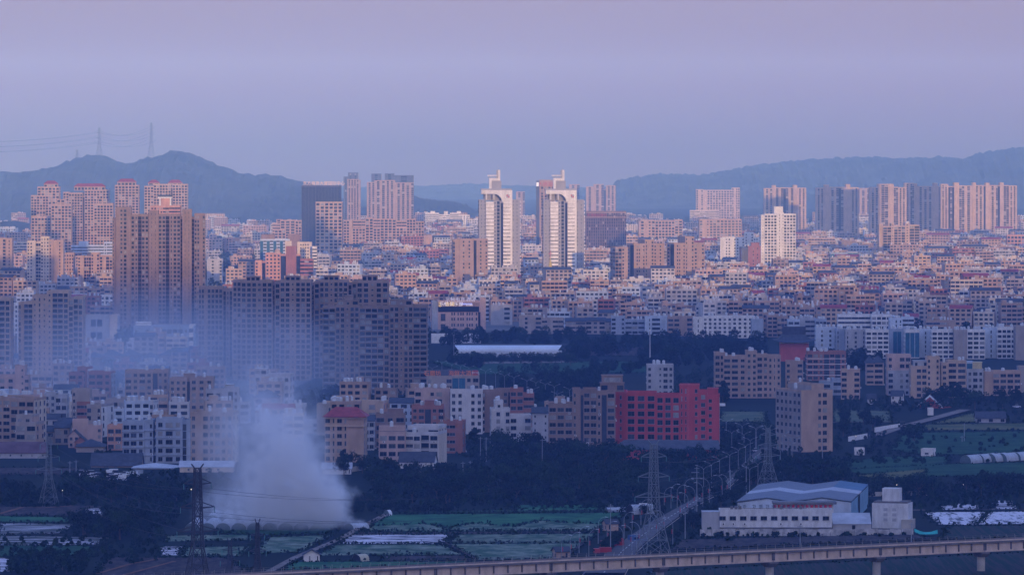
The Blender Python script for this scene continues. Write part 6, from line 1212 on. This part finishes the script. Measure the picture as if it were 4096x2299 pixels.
# plants on building roofs, pennants and walls
for i, (x0, y0, x1, y1, h, c, lab) in enumerate(((1725, 1372, 1925, 1372, 6.5, WHITE, "long white blank compound wall at the foot of the grey hotel"), (3130, 1990, 3710, 1980, 1.6, CONC, "low pale boundary wall with spikes behind the white factory"), (3500, 1728, 3600, 1712, 2.2, WHITE, "white garden wall beside the field road"), (1400, 1888, 1490, 1872, 2.0, CONC, "pale yard wall right of the little cottage"), (3395, 1765, 3470, 1752, 2.2, WHITE, "white roadside wall near the tan corner block"))):
    a, c_ = gp(x0, y0), gp(x1, y1); d = c_ - a; t = thing("boundary_wall", lab, 'wall', a, math.atan2(d.y, d.x)); n = max(3, int(d.length / 6))
    for j in range(n): b = MB(); b.box(d.length * j / n, d.length * (j + 1) / n - .1, 0, .3, 0, h, c); b.build("wall_panel", t)
def shed():
    yb = 1428; s = sca(yb); t = thing("long_shed", "long white shed with a rounded roof across the park lawn", 'shed', gp(2035, yb)); x0, x1 = (1818 - 2035) / s, (2248 - 2035) / s; wl = pmat("shed_white", (.62, .66, .72), .6, .08, .1, 1)
    b = MB(); b.box(x0, x1, 0, 14, 0, 3.6, wl); b.build("wall", t); b = MB(); n = 8
    for i in range(n):
        a0, a1 = PI * i / n, PI * (i + 1) / n; y0, y1 = 7 - 7.3 * math.cos(a0), 7 - 7.3 * math.cos(a1); z0, z1 = 3.6 + 3.6 * math.sin(a0), 3.6 + 3.6 * math.sin(a1); b.poly([(x0 + 3 * (1 - math.sin(a0)), y0, z0), (x1 - 3 * (1 - math.sin(a0)), y0, z0), (x1 - 3 * (1 - math.sin(a1)), y1, z1), (x0 + 3 * (1 - math.sin(a1)), y1, z1)][::-1][::-1], wl)
    b.build("roof", t)
shed()
# ------------------------------------------------------------------ vehicles
TYRE = pmat("tyre", (.02, .02, .02), .9, .1)
def car(px, py, L, w, h, col, rz, label, kind='car'):
    name = {'car': "parked_car", 'van': "parked_van", 'truck': "parked_truck"}[kind]; t = thing(name, label, kind, gp(px, py), rad(rz)); m = pmat("paint_" + label.split()[0], col, .35, .06, spec=.5); z = .32; b = MB()
    if kind == 'car':
        b.hexa([(-L / 2, -w / 2, z), (L / 2, -w / 2, z), (L / 2, w / 2, z), (-L / 2, w / 2, z)], [(-L / 2 + .1, -w / 2 + .05, z + .55), (L / 2 - .1, -w / 2 + .05, z + .55), (L / 2 - .1, w / 2 - .05, z + .55), (-L / 2 + .1, w / 2 - .05, z + .55)], m, True); b.build("body", t)
        b = MB(); b.hexa([(-L * .30, -w * .44, z + .56), (L * .38, -w * .44, z + .56), (L * .38, w * .44, z + .56), (-L * .30, w * .44, z + .56)], [(-L * .14, -w * .36, h - .05), (L * .28, -w * .36, h - .05), (L * .28, w * .36, h - .05), (-L * .14, w * .36, h - .05)], G0); b.build("window", t); b = MB(); b.box(-L * .14, L * .28, -w * .37, w * .37, h - .049, h, m); b.build("roof", t)
    else:
        b.box(-L / 2, -L / 2 + L * .3, -w / 2, w / 2, z + .2, h * .85, m); b.build("cab", t); b = MB(); b.box(-L / 2 - .03, -L / 2 - .01, -w * .42, w * .42, h * .5, h * .78, G0); b.build("windscreen", t)
        b = MB(); b.box(-L / 2 + L * .3 + .1, L / 2, -w / 2, w / 2, z + .35, h, m if kind == 'van' else pmat("cargo_" + label.split()[0], tuple(c * .8 for c in col), .6, .15)); b.build("cargo_box", t)
    for sx in (-.32, .32):
        for sy in (-1, 1): b = MB(); b.bar((sx * L, sy * (w / 2 - .2), .33), (sx * L, sy * (w / 2 + .01), .33), .33, TYRE, 10); b.build("wheel", t)
car(2853, 1962, 4.4, 1.8, 1.5, (.75, .75, .76), 128, "white car driving on the avenue beyond the concrete pole"); car(2533, 2168, 4.2, 1.9, 2.4, (.05, .12, .25), 118, "blue small truck driving on the avenue beside the lanterns", 'truck'); car(2448, 2190, 7.5, 2.4, 2.9, (.42, .03, .03), 25, "red truck parked at the avenue's left verge", 'truck'); car(2410, 2216, 5.5, 2.2, 2.3, (.42, .03, .03), 12, "scarlet low truck parked nearest the viaduct rail", 'truck')
car(3022, 1806, 4.2, 1.8, 1.5, (.6, .55, .53), 110, "pale car at the far end of the avenue"); car(2880, 1628, 5.2, 1.9, 2.0, (.7, .7, .72), 4, "ivory van parked in the greenery left of the tan corner block", 'van'); car(4065, 1630, 4.3, 1.8, 1.5, (.7, .7, .72), 30, "silver car parked under the trees near the right edge"); car(2500, 1383, 4.6, 1.8, 1.5, (.75, .75, .78), 8, "bright white car on the road behind the park trees")
r_ = random.Random(77); cols = ((.72, .72, .72), (.65, .66, .7), (.3, .33, .36), (.5, .52, .55))
for i in range(26):
    px, py = r_.uniform(318, 580), r_.uniform(1896, 1925); t0 = len(sc.objects)
    car(px, py, r_.uniform(4, 5.5), 1.8, r_.uniform(1.5, 2.3), cols[i % 4], r_.uniform(-25, 25), ("pearl", "chalk", "dark", "ash")[i % 4] + " vehicle", 'van' if i % 3 == 0 else 'car')
    o = [q for q in list(sc.objects)[t0:] if q.parent is None][0]; auto(o, ("pale", "off white", "dark grey", "ash grey")[i % 4] + (" van" if i % 3 == 0 else " car") + " in the crowded vehicle yard", 'van' if i % 3 == 0 else 'car', px, py, "vehicles in the yard before the dark sagging shed")
    px
# ------------------------------------------------------------------ smoke and haze
def voln(name, size, centre, dens, col, build):
    m = bpy.data.materials.new(name); m.use_nodes = True; t = m.node_tree; n = t.nodes; n.clear(); o = n.new("ShaderNodeOutputMaterial"); v = n.new("ShaderNodeVolumePrincipled"); v.inputs["Color"].default_value = (*col, 1); v.inputs["Density Attribute"].default_value = ""; v.inputs["Absorption Color"].default_value = (1, 1, 1, 1)
    t.links.new(v.outputs[0], o.inputs["Volume"]); d = build(t, n); t.links.new(d, v.inputs["Density"]); return m
def M(t, n, op, a, b=None, c=None, clamp=False):
    q = n.new("ShaderNodeMath"); q.operation = op; q.use_clamp = clamp
    for i, x in enumerate((a, b, c)):
        if x is None: continue
        if isinstance(x, (int, float)): q.inputs[i].default_value = x
        else: t.links.new(x, q.inputs[i])
    return q.outputs[0]
PUFFS = [(1436, 2108, 3.4, 2.0), (1408, 2098, 5, 1.9), (1372, 2088, 7, 1.8), (1335, 2095, 9, 1.6), (1335, 2035, 9, 1.3), (1275, 2085, 12, 1.4), (1275, 2010, 13, 1.4), (1205, 2060, 15, 1.4), (1140, 2090, 14, 1.2), (1060, 2105, 14, .95), (1255, 1930, 12, 1.1), (1185, 1960, 15, 1.15),
    (1110, 2010, 15, .95), (1215, 1850, 13, .85), (1140, 1870, 15, .85), (1060, 1930, 16, .7), (980, 2070, 15, .65), (1200, 1770, 13, .6), (1125, 1770, 14, .6), (1050, 1820, 15, .5), (1170, 1690, 14, .4), (1070, 1700, 15, .36), (960, 1800, 15, .3), (1020, 1640, 15, .22), (920, 1980, 15, .42), (880, 2080, 13, .4), (930, 1690, 16, .2), (870, 1760, 16, .2), (1090, 1600, 15, .2), (980, 1590, 15, .14)]
def smoke_plume():
    yb0 = 2118.0; g = gp(1200, yb0); s = sca(yb0)
    def build(t, n):
        tc = n.new("ShaderNodeTexCoord"); n1 = n.new("ShaderNodeTexNoise"); n1.inputs["Scale"].default_value = .11; n1.inputs["Detail"].default_value = 5; n1.inputs["Roughness"].default_value = .6; t.links.new(tc.outputs["Object"], n1.inputs["Vector"])
        sb = n.new("ShaderNodeVectorMath"); sb.operation = 'SUBTRACT'; sb.inputs[1].default_value = (.5, .5, .5); t.links.new(n1.outputs["Color"], sb.inputs[0])
        ma = n.new("ShaderNodeVectorMath"); ma.operation = 'MULTIPLY_ADD'; ma.inputs[1].default_value = (23, 16, 21); t.links.new(sb.outputs[0], ma.inputs[0]); t.links.new(tc.outputs["Object"], ma.inputs[2])
        acc = None
        for i, (px, py, r, w) in enumerate(PUFFS):
            d = n.new("ShaderNodeVectorMath"); d.operation = 'DISTANCE'; t.links.new(ma.outputs[0], d.inputs[0]); d.inputs[1].default_value = ((px - 1200) / s, 3.0 * math.sin(i * 2.3), max(1.5, (yb0 - py) / s))
            q = n.new("ShaderNodeMapRange"); q.interpolation_type = 'SMOOTHSTEP'; q.inputs[1].default_value = r; q.inputs[2].default_value = r * .4; q.inputs[3].default_value = 0; q.inputs[4].default_value = w; t.links.new(d.outputs["Value"], q.inputs[0])
            acc = q.outputs[0] if acc is None else M(t, n, 'ADD', acc, q.outputs[0])
        n2 = n.new("ShaderNodeTexNoise"); n2.inputs["Scale"].default_value = .3; n2.inputs["Detail"].default_value = 3; t.links.new(tc.outputs["Object"], n2.inputs["Vector"])
        lump = M(t, n, 'MAXIMUM', M(t, n, 'MULTIPLY_ADD', M(t, n, 'SUBTRACT', n2.outputs["Fac"], .5), 2.6, 1.0), .1)
        sp = n.new("ShaderNodeSeparateXYZ"); t.links.new(tc.outputs["Object"], sp.inputs[0]); low = M(t, n, 'MULTIPLY', sp.outputs[2], .22, clamp=True)
        return M(t, n, 'MULTIPLY', M(t, n, 'MULTIPLY', M(t, n, 'MULTIPLY', acc, lump), low), SMOKE)
    m = voln("smoke_plume", 1, 1, 1, (.94, .97, 1.0), build); m.cycles.volume_step_rate = .22; b = MB(); n = 14
    ring = lambda rx, ry, z, cx: [(cx + rx * math.cos(2 * PI * i / n), ry * math.sin(2 * PI * i / n), z) for i in range(n)]
    rs = [ring(*p) for p in ((34, 16, .12, -7), (37, 22, 8, -9), (35, 24, 24, -9), (34, 24, 42, -15), (26, 18, 58, -16))]
    for a, c in zip(rs, rs[1:]):
        for i in range(n): j = (i + 1) % n; b.poly([a[i], a[j], c[j], c[i]], m)
    b.poly(rs[-1], m); b.poly(rs[0][::-1], m); o = stuff(b.build("smoke", None, (g.x, g.y, 0))); tag(o, "dense white smoke plume rising from the field fire", 'smoke')
def smoke_drift():
    g = gp(470, 1600)
    def build(t, n):
        tc = n.new("ShaderNodeTexCoord"); sp = n.new("ShaderNodeSeparateXYZ"); t.links.new(tc.outputs["Object"], sp.inputs[0]); x, y, z = sp.outputs
        n1 = n.new("ShaderNodeTexNoise"); n1.inputs["Scale"].default_value = .014; n1.inputs["Detail"].default_value = 3; t.links.new(tc.outputs["Object"], n1.inputs["Vector"])
        nz = M(t, n, 'SUBTRACT', n1.outputs["Fac"], .5)
        q = M(t, n, 'ADD', M(t, n, 'POWER', M(t, n, 'DIVIDE', x, 150.0), 2.0), M(t, n, 'ADD', M(t, n, 'POWER', M(t, n, 'DIVIDE', y, 300.0), 2.0), M(t, n, 'POWER', M(t, n, 'DIVIDE', M(t, n, 'SUBTRACT', z, 12.0), 46.0), 2.0)))
        return M(t, n, 'MULTIPLY', M(t, n, 'MULTIPLY_ADD', nz, 2.6, M(t, n, 'SUBTRACT', 1.0, q), clamp=True), DRIFT)
    m = voln("smoke_drift", 1, 1, 1, (.62, .78, 1.0), build); b = MB(); n = 12
    ring = lambda k, z: [(158 * k * math.cos(2 * PI * i / n), 315 * k * math.sin(2 * PI * i / n), z) for i in range(n)]
    rs = [ring(k, z) for k, z in ((1, .15), (1.0, 25), (.85, 45), (.5, 62))]
    for a, c in zip(rs, rs[1:]):
        for i in range(n): j = (i + 1) % n; b.poly([a[i], a[j], c[j], c[i]], m)
    b.poly(rs[-1], m); b.poly(rs[0][::-1], m); o = stuff(b.build("smoke", None, (g.x, g.y, 0))); tag(o, "thin blue smoke drifting over the left village houses", 'smoke')
SMOKE, DRIFT = .062, .0030
smoke_plume(); smoke_drift()
def haze():
    m = bpy.data.materials.new("haze"); m.use_nodes = True; t = m.node_tree; n = t.nodes; n.clear(); o = n.new("ShaderNodeOutputMaterial"); v = n.new("ShaderNodeVolumePrincipled"); v.inputs["Density Attribute"].default_value = ""
    v.inputs["Density"].default_value = HAZE_DENSITY; v.inputs["Anisotropy"].default_value = HAZE_ANISO; v.inputs["Color"].default_value = (*HAZE_COLOR, 1); v.inputs["Absorption Color"].default_value = (1, 1, 1, 1); t.links.new(v.outputs[0], o.inputs["Volume"])
    b = MB(); b.box(-7000, 7000, -5000, 14400, -2, 375, m); stuff(tag(b.build("haze"), "bluish evening haze lying over the whole plain", 'haze'))
def meshed_text():
    dg = bpy.context.evaluated_depsgraph_get()
    for o in [q for q in sc.objects if q.type == 'FONT']:
        me = bpy.data.meshes.new_from_object(o.evaluated_get(dg)); n = link("tmp", me, o.parent, o.location, 0); n.rotation_euler = o.rotation_euler; n.scale = o.scale
        if 'label' in o: n['label'] = o['label']
        bpy.data.objects.remove(o); n.name = "sign"
town(); haze(); meshed_text(); finish_labels()
import os
if os.environ.get('LBL'): print('\n'.join('LONG ' + o['label'] for o in sc.objects if 'label' in o and len(o['label'].split()) > 16), flush=True)
